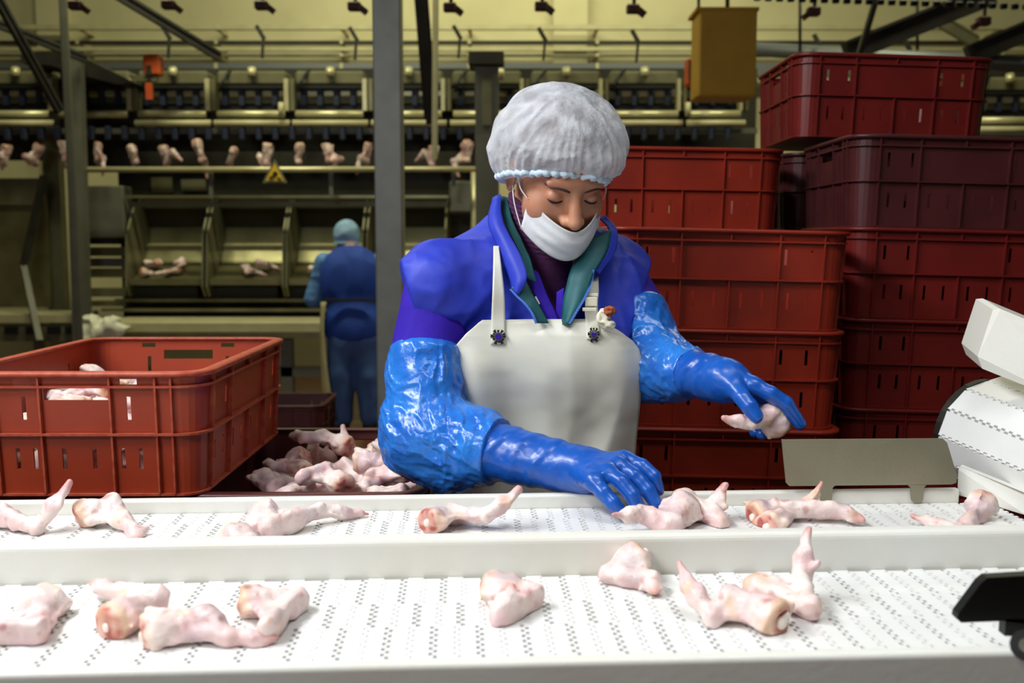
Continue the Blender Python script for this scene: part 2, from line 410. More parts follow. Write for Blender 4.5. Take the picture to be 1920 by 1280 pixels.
# the loaded crates beside the conveyor
LB = 'crates beside the conveyor'; NP = CL + .0003
for k in range(5): crate('crate_maroon', f'maroon crate below the orange-red crate, {ORD[4-k] if k else "lowest"} of its pile', (-.778, 1.86, k*NP), 90, LB, half=.281)
RZ = 5*NP
crate('crate_orange', 'orange-red crate with worn rim standing high beside the conveyor', (-.690, 1.835, RZ+.0006), 90, rim='rim_worn', half=.28)
for k in range(4): crate('crate_maroon', f'maroon crate below the crate heaped with wings, {ORD[3-k] if k else "lowest"} of its pile', (-.352, 1.865, k*NP), 90, LB, half=.281)
crate('crate_maroon', 'open maroon crate heaped with chicken wings', (-.352, 1.865, 4*NP), 90, half=.281)
for k in range(3): crate('crate_maroon', f'maroon crate on the floor near the far worker, {ORD[2-k] if k else "lowest"} of its pile', (-1.16, 4.95, k*(CH+.0004)), 0, 'crates near the far worker')

# ================================================================ conveyors
SLOPE = math.tan(math.radians(3.0)); CA, SA = math.cos(math.radians(3)), math.sin(math.radians(3))
ZB = 1.010                                  # belt top
def cv(x, y, z): return (x*CA - y*SA*0 - 0, y + x*SA, z)
class CB(MB):                               # boxes laid out along the conveyors
    def cbox(s, x0, x1, y0, y1, z0, z1, bev=0):
        t = MB().box((x0, y0, z0), (x1, y1, z1), bev); return s.add([cv(*p) for p in t.v], t.f)
def rail_profile(x0, x1, prof):
    mb = MB(); A = [cv(x0, y, z) for y, z in prof]; mb.prism(A, np.array(cv(x1, 0, 0)) - np.array(cv(x0, 0, 0))); return mb
def rounded(y0, y1, z0, z1, r, n=4):        # rail section with a rounded top
    pts = [(y0, z0)]
    for k in range(n+1): a = math.pi - math.pi/2*k/n; pts.append((y0 + r + r*math.cos(a), z1 - r + r*math.sin(a)))
    for k in range(n+1): a = math.pi/2 - math.pi/2*k/n; pts.append((y1 - r + r*math.cos(a), z1 - r + r*math.sin(a)))
    return pts + [(y1, z0)]
PIT, MODL, TEETH = .0228, .143, 11
def link_mesh(length):                      # a plate with square teeth that sit in the notches of the next row
    per = .013; nT = int(round(length/per)); g, td, h = .00045, .0023, PIT/2; mb = MB(); e = .0002
    mb.box((-h + td + g, e, -.006), (h - td, length - e, 0))
    for k in range(nT):
        y0, ym, y1 = k*per, k*per + per/2, (k + 1)*per
        mb.box((h - td, y0 + .00004, -.006), (h + td, ym - .00004, 0)); mb.box((-h - td + g, ym + .00004, -.006), (-h + td + g, min(y1, length) - .00004, 0))
    return mb
def make_belt(parent, x0, x1, y0, y1, seed):
    width = y1 - y0; n = int((x1 - x0)/PIT); per = .013
    rg = random.Random(seed); meshes = {}
    for i in range(n):
        x = x0 + (i + .5)*PIT
        cuts = [0, per*11, width] if i % 2 == 0 else [0, per*5, per*16, width]
        if width > per*22: cuts = [0, per*11, per*22, width] if i % 2 == 0 else [0, per*5, per*16, width]
        for a, b in zip(cuts[:-1], cuts[1:]):
            L = round(b - a, 5)
            if L < .012: continue
            if L not in meshes:
                mb = link_mesh(L); me = bpy.data.meshes.new('belt_link'); me.from_pydata(mb.v, [], mb.f)
                me.materials.append(M['belt']); me.update(); meshes[L] = me
            o = bpy.data.objects.new('belt_link', meshes[L]); COL.objects.link(o); o.parent = parent
            p = np.array(cv(x, y0 + a, ZB)) - root_loc(parent)
            o.location = tuple(p); o.rotation_euler = (0, 0, math.radians(3))
XL, XR = -1.35, 1.35
# far conveyor
far = thing('sorting_conveyor', 'white modular belt conveyor next to the worker, with low white side rails', 'conveyor', cv(0, 1.29, 0))
make_belt(far, -.90, .722, 1.158, 1.420, 1)
CB().cbox(XL, .725, 1.158, 1.42, .985, 1.0035).build('belt_bed', M['belt_under'], far)
rail_profile(XL, .668, rounded(1.421, 1.437, .95, 1.030, .004)).build('side_rail', M['hdpe'], far)
rail_profile(XL, 1.6, rounded(1.1295, 1.1575, .93, 1.056, .008)).build('side_rail', M['hdpe'], far)
CB().cbox(XL, .725, 1.17, 1.41, .90, .985).build('frame', M['steel'], far)
for x in (-1.2, 0, .69):
    for y in (1.19, 1.39): CB().cbox(x-.02, x+.02, y-.02, y+.02, 0, .90).build('leg', M['steel'], far)
# near conveyor
near = thing('packing_conveyor', 'white modular belt conveyor with a rounded front rail, in front of the sorting belt', 'conveyor', cv(0, .98, 0))
make_belt(near, -.78, 1.02, .838, 1.129, 2)
CB().cbox(XL, XR, .838, 1.129, .985, 1.0035).build('belt_bed', M['belt_under'], near)
rail_profile(XL, XR, rounded(.822, .837, .86, 1.040, .0055, 6)).build('side_rail', M['hdpe'], near)
CB().cbox(XL, XR, .845, 1.12, .90, .985).build('frame', M['steel'], near)
for x in (-1.2, 0, 1.2):
    for y in (.87, 1.09): CB().cbox(x-.02, x+.02, y-.02, y+.02, 0, .90).build('leg', M['steel'], near)
# steel guide plate clipped on the far rail
Yp = 1.4425
def pl(u, v, Y=Yp): return P(u, v, Y + (u - 1600)/FPX*Yp*SLOPE)
gp = thing('guide_plate', 'grey steel guide plate on two tabs above the far belt rail', 'plate', pl(1630, 940))
poly = [pl(1466, 824), pl(1768, 822), pl(1776, 830), pl(1795, 893), pl(1793, 905), pl(1784, 908), pl(1480, 911), pl(1474, 905)]
MB().prism(poly, (0, .003, 0)).build('plate', M['steel_plate'], gp)
for u in (1549, 1720):
    q = [pl(u-17, 909), pl(u+17, 909), pl(u+12, 915), pl(u+11, 936)] + [pl(u + 11*math.cos(a), 936 + 7*math.sin(a)) for a in (.5, 1.1, 1.57, 2.0, 2.6)] + [pl(u-11, 936), pl(u-12, 915)]
    MB().prism([p - np.array((0, .022, 0)) if False else p for p in q], (0, .003, 0)).build('tab', M['steel_plate'], gp)
# the dark paddle at the front right
pd = thing('deflector_paddle', 'black steel deflector paddle on a bracket over the near belt', 'paddle', P(1905, 1230, .875))
q = [P(1797, 1150, .875), P(1840, 1092, .875), P(1852, 1083, .875), P(2000, 1074, .875), P(2010, 1180, .875), P(1880, 1164, .875), P(1802, 1167, .875), P(1795, 1160, .875)]
MB().prism(q, (0, .012, 0)).build('blade', M['paddle'], pd)
MB().pbox(1884, 1160, 1940, 1192, .875, .012).build('stem', M['paddle'], pd)
MB().tube([P(1925, 1210, .822), P(1925, 1210, .795)], .013, 14).build('knob', M['black'], pd)
MB().tube([P(1925, 1210, .826), P(1925, 1210, .790)], .006, 10).build('bolt', M['steel'], pd)
# inclined belt at the right: a drum end covered with white links, its side panel and the thick white block
inc = thing('inclined_conveyor', 'inclined white link belt wrapped round its end drum beside the maroon stack', 'conveyor', (.95, 1.75, 0))
# drum axis: runs to the right and towards the camera; the left rim is seen as a dark edge
ax0, ax1 = P(1838, 808, 1.60), P(2075, 905, 1.38)
axd = (ax1 - ax0)/np.linalg.norm(ax1 - ax0); upv = np.array((0, 0, 1.)); n1 = upv - axd*(upv @ axd); n1 /= np.linalg.norm(n1); n2 = np.cross(axd, n1)
if n2[1] > 0: n2 = -n2
RD = .083; NS = 12; Ld = np.linalg.norm(ax1 - ax0)
for k in range(NS):                          # twelve rows of links round the drum
    a0, a1 = 2*math.pi*(k + .06)/NS, 2*math.pi*(k + .94)/NS; mb = MB()
    am = (a0 + a1)/2; nm = math.cos(am)*n1 + math.sin(am)*n2; tg = -math.sin(am)*n1 + math.cos(am)*n2; hw = RD*math.tan(math.pi/NS)
    per = .0145; nT = int(Ld/per)
    ring_a, ring_b = [], []
    for j in range(nT):
        s0, sm, s1 = j*per, j*per + per/2, (j+1)*per
        ring_a += [(s0, hw*.99), (sm, hw*.99), (sm, hw*.84), (s1, hw*.84)]
        ring_b += [(s0, -hw*.84), (sm, -hw*.84), (sm, -hw*.99), (s1, -hw*.99)]
    rg = ring_a + ring_b[::-1]
    A = [ax0 + axd*s + tg*t + nm*RD for s, t in rg]; mb.prism(A, -nm*.007); mb.build('belt_link', M['belt'], inc)
MB().tube([ax0 + axd*.001, ax1], RD - .006, 24).build('drum', M['belt_under'], inc)
MB().tube([ax0 - axd*.010, ax0 + axd*.0005], RD + .003, 28).build('end_disc', M['steel_dark'], inc)
run = np.cross(upv, axd); run = run*np.sign(run[0]); run[2] = .22; run /= np.linalg.norm(run); off = np.cross(axd, run); off = off*np.sign(off[2]); off /= np.linalg.norm(off)
for sgn in (1, -1):                          # the belt's upper and lower runs, leaving the drum to the right
    for k in range(12):
        o_ = ax0 + off*sgn*(RD - .0035) + run*(.004 + k*.044)
        MB().prism([o_, o_ + axd*Ld, o_ + axd*Ld + run*.0425, o_ + run*.0425], off*sgn*.0035).build('belt_link', M['belt'], inc)
for e_ in (ax0 + axd*.004, ax1 - axd*.012):
    MB().prism([e_ + off*(RD-.012), e_ - off*(RD-.012), e_ - off*(RD-.012) + run*.52, e_ + off*(RD-.012) + run*.52], axd*.008).build('side_frame', M['hdpe'], inc)
pan = [P(1797, 880, 1.47), P(1803, 875, 1.47), P(1925, 925, 1.40), P(2080, 985, 1.34), P(2080, 1020, 1.34), P(1925, 966, 1.40), P(1795, 927, 1.47)]
MB().prism(pan, (.008, .016, 0)).build('side_panel', M['hdpe'], inc)
blk = [P(1833, 668, 1.50), P(1862, 580, 1.50), P(1876, 579, 1.49), P(2060, 655, 1.40), P(2040, 770, 1.40), P(1842, 691, 1.50)]
MB().prism(blk, (.02, .10, .01)).build('guard_block', M['hdpe'], inc)
MB().bar(P(1960, 700, 1.52), P(2300, 560, 2.1), .05, .05).build('arm', M['steel'], inc)
for x in (1.02, 1.20): MB().box((x-.02, 1.56, 0), (x+.02, 1.60, 1.08)).build('leg', M['steel'], inc)
MB().box((.98, 1.40, 1.06), (1.25, 1.62, 1.085)).build('bracket', M['steel'], inc)
# ================================================================ chicken wings
M['wing'] = mat('wing', (236, 208, 200), .36, rgb2=(238, 222, 220), nscale=45, nmix=.5, bump=.5, bscale=480, bdist=.0012, sss=.10, attr=True)
M['bone'] = mat('bone', (238, 226, 214), .35, sss=.1)
M['meat'] = mat('meat', (196, 96, 84), .3, rgb2=(150, 52, 52), nscale=90, bump=.3, bscale=300, coat=.3)
SKIN, PINK, FLESH, YEL, GREY, BLOOD = (lin(c) for c in ((252, 238, 232), (244, 212, 212), (214, 128, 116), (240, 206, 168), (198, 180, 184), (166, 54, 58)))
def wing_sdf(A, B, C, D, seed=0, fat=1.0, floor=None, web=.0048, thumb=True):
    A, B, C, D = (np.asarray(x, float) for x in (A, B, C, D)); o = seed * 3.7
    k = np.cross(B - A, C - B); k = k/(np.linalg.norm(k) + 1e-9)
    ax = (A - B)/np.linalg.norm(A - B); A0 = A + ax*.004
    def f(p):
        lo_ = noise(p, 34, o + 1); nz = noise(p, 85, o); n2 = noise(p, 210, o + 9); n3 = ridge(p, 60, o + 14)
        d = cone(p, A - ax*.004, B, .0170*fat, .0092*fat)                                 # drumette
        d = smin(d, ell(p, A - ax*.012, np.array((.0200, .0190, .0160))*fat), .008)
        d = smin(d, cone(p, B + k*.0055, C + k*.0045, .0088*fat, .0068*fat), .008)         # flat: two bones side by side
        d = smin(d, cone(p, B - k*.0055, C - k*.0045, .0082*fat, .0064*fat), .008)
        d = smin(d, tri(p, A + (B-A)*.22, B, B + (C-B)*.9) - web*fat, .008)                # skin between them
        e = D - C; s_ = np.cross(e, k); s_ = s_/(np.linalg.norm(s_) + 1e-9)
        d = smin(d, cone(p, C, C + e*.45, .0074*fat, .0080*fat), .007)                     # tip
        d = smin(d, cone(p, C + e*.4, D, .0078*fat, .0018), .005)
        d = smin(d, tri(p, C, C + e*.55 - s_*.011, D) - .0022, .004)
        if thumb: d = smin(d, cone(p, C, C + e*.30 + s_*.016, .0046, .0016), .003)
        q_ = B - A; w2 = np.cross(q_, k); w2 = w2/(np.linalg.norm(w2) + 1e-9); w2 = w2*(-1 if w2 @ (C - B) > 0 else 1)        # loose skin along the outer side
        d = smin(d, tri(p, A + q_*.02 + w2*.024*fat, A + q_*.5, A + q_*.75 + w2*.012*fat) - .0022, .006)
        d = smin(d, tri(p, A + q_*.08 - w2*.022*fat, A + q_*.4, B + (C - B)*.35) - .0026, .006)
        d = d + .0034*lo_ + .0018*nz + .0007*n2 - .0013*n3
        ct = (p - A0) @ ax; rr = np.linalg.norm(p - A0 - ct[:, None]*ax, axis=1)           # the cut end, hollowed inside its skin edge
        cut = ct + .0075*noise(p, 48, o + 31) + .0035*np.clip(1 - rr/.013, 0, 1) - .002
        d = -smin(-d, -cut, .009)
        if floor is not None: d = np.maximum(d, floor + .0004 - p[:, 2])
        return d
    def color(V):
        n1 = noise(V, 45, o + 2); n2 = noise(V, 140, o + 5); c = np.tile(SKIN, (len(V), 1))
        def mix(c, t, w_): w_ = np.clip(w_, 0, 1)[:, None]; return c*(1-w_) + t*w_
        c = mix(c, PINK, .35 + 1.1*n1)
        c = mix(c, GREY, np.clip(noise(V, 36, o + 21)*1.5 - .35, 0, .6))
        c = mix(c, YEL, np.clip(noise(V, 50, o + 44)*1.5 - .6, 0, .6))
        ct = (V - A0) @ ax; rr = np.linalg.norm(V - A0 - ct[:, None]*ax, axis=1)
        c = mix(c, YEL, np.clip((ct + .014)/.008, 0, 1)*(.6 + .4*n1))
        face = np.clip((ct + .0085)/.003, 0, 1)*np.clip((.017*fat - rr)/.004, 0, 1)
        c = mix(c, FLESH, face*(.62 + .5*n2)); c = mix(c, BLOOD, face*np.clip(n2*1.6 - .2, 0, .75))
        dB = np.linalg.norm(V - B, axis=1); c = mix(c, PINK, (.020 - dB)/.012*.5)
        dD = np.linalg.norm(V - D, axis=1); c = mix(c, FLESH, (.017 - dD)/.016*.75)
        c = mix(c, FLESH, np.clip(n2*1.8 - 1.05, 0, .45)); c = mix(c, BLOOD, np.clip(noise(V, 75, o + 60)*2.4 - 1.5, 0, .5))
        return c
    pts = np.stack((A, B, C, D)); return f, color, pts.min(0) - .032, pts.max(0) + .032
SOLID = []                                  # what already lies there: (field, lower corner, upper corner)
def press(f, lo, hi):
    near_ = [g for g, l_, h_ in SOLID if (l_ < hi).all() and (h_ > lo).all()]
    if not near_: return f
    def h(p):
        d = f(p)
        for g in near_: d = np.maximum(d, -g(p) - .0004)
        return d
    return h
def rail_box(y0, y1, z1):
    def f(p):
        y = p[:, 1] - p[:, 0]*SA/CA; return np.maximum(np.maximum(y0 - y, y - y1), p[:, 2] - z1)
    return f
SOLID.append((rail_box(1.1295, 1.1575, 1.056), np.array((-2, 1.0, .9)), np.array((2, 1.3, 1.056)))); SOLID.append((rail_box(1.421, 1.437, 1.030), np.array((-2, 1.3, .9)), np.array((.68, 1.5, 1.030))))
def wing(label, A, B, C, D, seed=0, fat=1.0, floor=ZB, step=.0021, group='wings on the conveyor belts', bone=True, web=.0048):
    f0_, color, lo, hi = wing_sdf(A, B, C, D, seed, fat, floor, web); f = press(f0_, lo, hi)
    t = thing('chicken_wing', label, 'chicken wing', (((lo+hi)/2)[0], ((lo+hi)/2)[1], lo[2] + .028 if floor is None else floor), group)
    sdf_mesh('skin', f, lo, hi, step, M['wing'], t, color=color)
    A, B = np.asarray(A, float), np.asarray(B, float)
    if bone:
        d = (A - B)/np.linalg.norm(A - B); e = A + d*.001 - np.array((0, 0, .003))
        def fb0(p):
            q = smin(ell(p, e, (.0072, .0072, .0072)), ell(p, e + np.array((.006, .003, .005)), (.0048, .0048, .0048)), .003) + .0008*noise(p, 260, seed)
            return q if floor is None else np.maximum(q, floor + .0004 - p[:, 2])
        sdf_mesh('bone_end', press(fb0, e - .017, e + .017), e - .017, e + .017, .0018, M['bone'], t)
    SOLID.append((f0_, lo, hi))
    return t
def B_(u, v, h=.011): return G(u, v, ZB + h)
near_w = [
 ('wing bent at a right angle, lying at the belt end by the pale folded wing', B_(85,1128), B_(70,1185), B_(-20,1190), B_(-75,1183), 1, 1.05),
 ('wing showing red flesh, lying over the pale flat wing', B_(208,1168,.014), B_(298,1128,.016), B_(222,1112,.016), B_(172,1092,.016), 2, 1.15),
 ('pale flat wing stretched out, its skin spread wide', B_(276,1186,.012), B_(388,1160,.020), B_(432,1194,.008), B_(520,1196,.006), 3, 1.1),
 ('folded wing with its tip against the pale flat wing', B_(456,1130,.014), B_(560,1122,.013), B_(500,1178,.014), P(488,1202,.975), 4, 1.05),
 ('small folded wing lying alone with its red tip turned up', B_(918,1098,.016), B_(1000,1118,.012), B_(938,1152,.010), P(961,1098,1.02), 5, 1.0),
 ('wing leaning on the white middle rail, cut end up', P(1200,1040,1.125), P(1140,1078,1.105), B_(1222,1092,.010), B_(1232,1117,.006), 6, 1.0),
 ('wing with its long thin tip raised and a bare bone end', B_(1462,1160,.014), B_(1372,1122,.020), B_(1335,1160,.008), P(1274,1056,1.03), 7, 1.05),
 ('wing standing on its elbow with its tip pointing straight up', P(1415,1102,1.055), B_(1518,1140,.012), P(1502,1078,1.05), P(1517,990,1.075), 8, 1.05)]
for l, A, B, C, D, s_, ft in near_w: wing(l, A, B, C, D, s_, ft)
Fz = lambda u, v, Y: P(u, v, Y)
far_w = [
 ('wing with its tip raised high beside the orange-red crate', P(-55,972,1.33), P(10,962,1.32), B_(68,988,.010), P(131,905,1.32), 11, 1.1),
 ('wing standing in an arch on the far belt', P(152,965,1.33), P(208,942,1.35), P(248,992,1.29), P(262,1020,1.27), 12, 1.1),
 ('wing stretched flat with a red pointed tip', P(492,962,1.33), B_(505,992,.014), P(600,958,1.34), P(690,963,1.38), 13, 1.15),
 ('wing nearly hidden behind the middle rail', B_(440,1006,.012), B_(470,1025,.010), B_(420,1035,.009), B_(380,1035,.006), 14, 1.0),
 ('grey-skinned wing with a dark raised tip under the forearm', P(805,975,1.30), P(850,962,1.34), P(915,968,1.31), P(973,919,1.33), 15, 1.1),
 ('wing under the fingertips of the lowered glove', P(1285,950,1.36), B_(1262,985,.014), P(1205,966,1.30), P(1149,964,1.27), 16, 1.3),
 ('wing with its feathered tip up beside the lowered glove', P(1275,938,1.395), P(1350,978,1.33), P(1334,958,1.36), P(1359,911,1.375), 17, 1.15),
 ('long wing stretched towards the steel guide plate', P(1416,966,1.35), P(1452,950,1.36), P(1568,955,1.35), P(1616,974,1.33), 18, 1.1),
 ('wing lying under the stretched one, red tip up before the plate', P(1440,985,1.32), P(1478,962,1.38), P(1516,946,1.40), P(1541,906,1.40), 19, 1.05),
 ('wing at the belt end below the white side panel', P(1842,934,1.375), P(1824,985,1.35), B_(1795,1002,.01), B_(1765,1002,.006), 20, 1.05),
 ('wing mostly hidden, its pink tip before the plate', B_(1850,1022,.012), B_(1815,1010,.011), B_(1765,984,.009), P(1712,967,1.34), 21, .95)]
for l, A, B, C, D, s_, ft in far_w: wing(l, A, B, C, D, s_, ft)
# heaps of wings in the crates: six shapes, many copies
def wing_variant(seed):
    rg = np.random.RandomState(seed); a = np.radians(rg.uniform(35, 95)); b_ = np.radians(rg.uniform(-70, 60))
    A = np.array((-.035, 0, 0.)); B = np.array((.025, .0, rg.uniform(-.008, .008))); C = B + .06*np.array((-math.cos(a), math.sin(a), rg.uniform(-.2, .2)))
    D = C + .058*np.array((math.cos(b_), math.sin(b_), rg.uniform(-.3, .3))); s_ = (A + B + C)/3
    f, color, lo, hi = wing_sdf(A - s_, B - s_, C - s_, D - s_, seed, rg.uniform(.98, 1.2), None)
    V, Q = nets(f, *[axis(lo[i], hi[i], .0026) for i in range(3)]); return V, Q, color(V)
M['carcass'] = mat('carcass', (150, 100, 92), .4, rgb2=(128, 74, 68), nscale=30, attr=True)
_var = []; _dark = []
for k in range(8):
    V, Q, c = wing_variant(50 + k); me = mesh_obj('chicken_wing', V, Q, M['wing'], None, (0, 0, 0), True, c); _var.append(me.data); d_ = me.data.copy(); d_.materials.clear(); d_.materials.append(M['carcass']); _dark.append(d_); bpy.data.objects.remove(me)
import mathutils
_vv = []
for me in _var:
    q = np.empty(len(me.vertices)*3); me.vertices.foreach_get('co', q); _vv.append(q.reshape(-1, 3))
def heap(n, x0, x1, y0, y1, z0, label, group, seed, upright=.2, bias=None, tries=16):
    """drop wings one after another on a height map, so that each one rests on those below"""
    rg = random.Random(seed); g = .005; H = np.full((int((x1-x0)/g) + 2, int((y1-y0)/g) + 2), z0)
    for k in range(n):
        vi = rg.randrange(8); up = rg.random() < upright; s_ = rg.uniform(.92, 1.12)
        E = mathutils.Euler((rg.uniform(-.45, .45) + (rg.choice((-1.2, 1.2)) if up else 0), rg.uniform(-.45, .45), rg.uniform(0, 6.28)))
        best = None; tilt = (E.x, E.y)
        for _ in range(tries):                      # the lowest of a few turned tries
            E = mathutils.Euler((*tilt, rg.uniform(0, 6.28))); Vr = (_vv[vi]*s_) @ np.array(E.to_matrix()).T
            x, y = rg.uniform(x0, x1), rg.uniform(y0, y1)
            if bias and rg.random() > bias(x, y): continue
            x = min(max(x, x0 - Vr[:, 0].min()), x1 - Vr[:, 0].max()); y = min(max(y, y0 - Vr[:, 1].min()), y1 - Vr[:, 1].max())
            I = np.clip(((Vr[:, 0] + x - x0)/g).astype(int), 0, H.shape[0]-1); J = np.clip(((Vr[:, 1] + y - y0)/g).astype(int), 0, H.shape[1]-1)
            z = max(np.percentile(H[I, J] - Vr[:, 2], 98.6), z0 - Vr[:, 2].min() + .0005)
            if best is None or z < best[0]: best = (z, x, y, I, J, E, Vr)
        if best is None: continue
        z, x, y, I, J, E, Vr = best; np.maximum.at(H, (I, J), Vr[:, 2] + z)
        o = bpy.data.objects.new('chicken_wing', _var[vi]); COL.objects.link(o); o.rotation_euler = E; o.location = (x, y, z); o.scale = (s_,)*3
        tag(o, label, 'chicken wing', group)
OZ = 4*NP
heap(64, -.482, -.172, 1.615, 2.110, OZ + .006, 'raw chicken wing in the heap filling the open maroon crate', 'wings heaped in the maroon crate', 5, .22, lambda x, y: .6 + .4*(x > -.34))
heap(54, -.872, -.508, 1.590, 2.080, RZ + .006, 'raw chicken wing lying inside the orange-red crate', 'wings in the orange-red crate', 78, .03, None, 60)
# ================================================================ the worker
M['skin'] = mat('skin', (200, 144, 112), .5, rgb2=(184, 122, 94), nscale=30, bump=.15, bscale=300, sss=.12, bdist=.0006)
M['hair'] = mat('hair', (66, 34, 32), .55, rgb2=(96, 46, 44), nscale=60, bump=.6, bscale=90, aniso=(1, 1, .3))
M['plum'] = mat('plum', (78, 20, 76), .85, rgb2=(56, 14, 56), nscale=60, bump=.5, bscale=300)
M['indigo'] = mat('indigo', (58, 30, 176), .8, rgb2=(44, 22, 150), nscale=14, bump=.35, bscale=160, spec=.25)
M['vest'] = mat('vest', (46, 66, 196), .55, rgb2=(38, 52, 172), nscale=10, bump=.3, bscale=55, spec=.4)
M['lining'] = mat('lining', (18, 92, 96), .6, rgb2=(12, 72, 80), nscale=20, bump=.3, bscale=70)
M['apron'] = mat('apron', (232, 231, 220), .32, rgb2=(222, 218, 200), nscale=6, nmix=.4, bump=.12, bscale=30, sss=.05)
M['glove'] = mat('glove', (18, 92, 190), .34, rgb2=(14, 76, 168), nscale=20, bump=.3, bscale=120, spec=.5, coat=.15, bdist=.0012)
M['film'] = mat('film', (48, 130, 218), .26, rgb2=(30, 96, 196), nscale=26, nmix=.5, bump=.5, bscale=85, spec=.5, coat=.15, bdist=.003)
M['mask'] = mat('mask', (232, 232, 232), .7, rgb2=(222, 223, 226), nscale=120, bump=.2, bscale=600, sss=.1)
M['zip'] = mat('zip', (96, 150, 232), .35)
M['white_cord'] = mat('white_cord', (226, 222, 216), .6)
M['lash'] = mat('lash', (36, 22, 22), .6)
M['brow'] = mat('brow', (52, 30, 28), .7, rgb2=(84, 52, 44), nscale=150)
M['trouser'] = mat('trouser', (44, 70, 120), .8)
M['boot'] = mat('boot', (30, 32, 36), .4)
M['buckle'] = mat('buckle', (222, 218, 196), .4)
def cap_material(name, rgb, tr):
    m = bpy.data.materials.new(name); m.use_nodes = True; nt = m.node_tree; L = nt.links; nt.nodes.clear()
    out = nt.nodes.new('ShaderNodeOutputMaterial'); mx = nt.nodes.new('ShaderNodeMixShader'); mx2 = nt.nodes.new('ShaderNodeMixShader')
    di = nt.nodes.new('ShaderNodeBsdfDiffuse'); tl = nt.nodes.new('ShaderNodeBsdfTranslucent'); tp = nt.nodes.new('ShaderNodeBsdfTransparent')
    for n in (di, tl): n.inputs['Color'].default_value = (*lin(rgb), 1)
    tc = nt.nodes.new('ShaderNodeTexCoord'); no = nt.nodes.new('ShaderNodeTexNoise'); no.inputs['Scale'].default_value = 75; no.inputs['Detail'].default_value = 6
    L.new(tc.outputs['Object'], no.inputs[0]); bp = nt.nodes.new('ShaderNodeBump'); bp.inputs['Strength'].default_value = .8; bp.inputs['Distance'].default_value = .005
    L.new(no.outputs[0], bp.inputs['Height']); L.new(bp.outputs[0], di.inputs['Normal'])
    n2 = nt.nodes.new('ShaderNodeTexNoise'); n2.inputs['Scale'].default_value = 22; n2.inputs['Detail'].default_value = 5; L.new(tc.outputs['Object'], n2.inputs[0])
    mr = nt.nodes.new('ShaderNodeMapRange'); mr.inputs[1].default_value = .35; mr.inputs[2].default_value = .65; mr.inputs[3].default_value = tr*.45; mr.inputs[4].default_value = tr*1.5
    L.new(n2.outputs[0], mr.inputs[0])
    mx.inputs[0].default_value = .25; L.new(di.outputs[0], mx.inputs[1]); L.new(tl.outputs[0], mx.inputs[2])
    L.new(mr.outputs[0], mx2.inputs[0]); L.new(mx.outputs[0], mx2.inputs[1]); L.new(tp.outputs[0], mx2.inputs[2]); L.new(mx2.outputs[0], out.inputs[0])
    return m
M['cap'] = cap_material('cap', (238, 241, 247), .40)
# ---- joints, from their pixels and how far each stands from the conveyor
NECK = P(1003, 462, 1.765); RSH = P(806, 512, 1.675); LSH = P(1160, 505, 1.80)
REL = P(792, 818, 1.575); RWR = P(1082, 880, 1.452); LEL = P(1222, 684, 1.70); LWR = P(1352, 712, 1.545)
HC = P(1046, 326, 1.68)
yaw, pit = math.radians(20), math.radians(33)
f0 = np.array((math.sin(yaw), -math.cos(yaw), 0)); hf = math.cos(pit)*f0 + np.array((0, 0, -math.sin(pit))); hu = math.sin(pit)*f0 + np.array((0, 0, math.cos(pit))); hl = np.cross(hf, hu)
HR = np.stack((hl, hf, hu), 1)                # columns: image right, face forward, up
def h2w(q): return HC + np.asarray(q, float) @ HR.T
def w2h(p): return (p - HC) @ HR
def head(p, offs=0):
    q = w2h(p); x = np.abs(q[:, 0]); s = np.stack((x, q[:, 1], q[:, 2]), 1)
    d = ell(q, (0, -.012, .034), (.073, .093, .079))
    d = smin(d, ell(q, (0, .030, -.040), (.060, .058, .070)), .03)
    d = smin(d, ell(q, (0, .058, -.092), (.030, .026, .022)), .025)                 # chin
    d = smin(d, ell(s, (.040, .052, -.030), (.026, .026, .026)), .022)               # cheeks
    d = smin(d, ell(q, (0, .074, .024), (.050, .012, .012)), .016)                   # brow
    d = -smin(-d, ell(s, (.031, .091, .003), (.017, .011, .0095)), .010)             # eye sockets
    d = smin(d, ell(s, (.0315, .0735, .001), (.0135, .0115, .0105)), .004)           # lids
    d = smin(d, cone(q, (0, .080, .008), (0, .106, -.030), .0085, .0115), .010)      # nose
    d = smin(d, ell(s, (.0125, .094, -.034), (.0085, .011, .0080)), .006)
    d = np.maximum(d, -ell(s, (.0065, .100, -.0425), (.0042, .006, .0035)))
    d = smin(d, ell(q, (0, .084, -.066), (.024, .010, .010)), .010)                  # mouth
    d = smin(d, ell(s, (.076, -.012, -.010), (.007, .017, .030)), .006)              # ears
    return d
TC = np.array((.045, 1.775, 1.245))
def torso(p):
    d = ell(p, TC, (.160, .108, .19))
    d = smin(d, ell(p, (.050, 1.785, 1.03), (.160, .120, .20)), .08)
    d = smin(d, ell(p, (.050, 1.81, .89), (.172, .122, .15)), .06)
    d = smin(d, ell(p, (-.030, 1.698, 1.205), (.075, .062, .072)), .04)
    d = smin(d, ell(p, (.115, 1.712, 1.205), (.075, .062, .072)), .04)
    d = smin(d, cone(p, NECK + (0, .01, -.03), RSH + (.025, .0, -.022), .052, .052), .05)
    d = smin(d, cone(p, NECK + (0, .01, -.03), LSH + (-.025, 0, -.024), .052, .052), .05)
    return d
HIPR, HIPL = np.array((-.045, 1.81, .86)), np.array((.145, 1.81, .86))
KR, KL, ANR, ANL = np.array((-.055, 1.80, .47)), np.array((.150, 1.80, .47)), np.array((-.06, 1.85, .10)), np.array((.155, 1.85, .10))
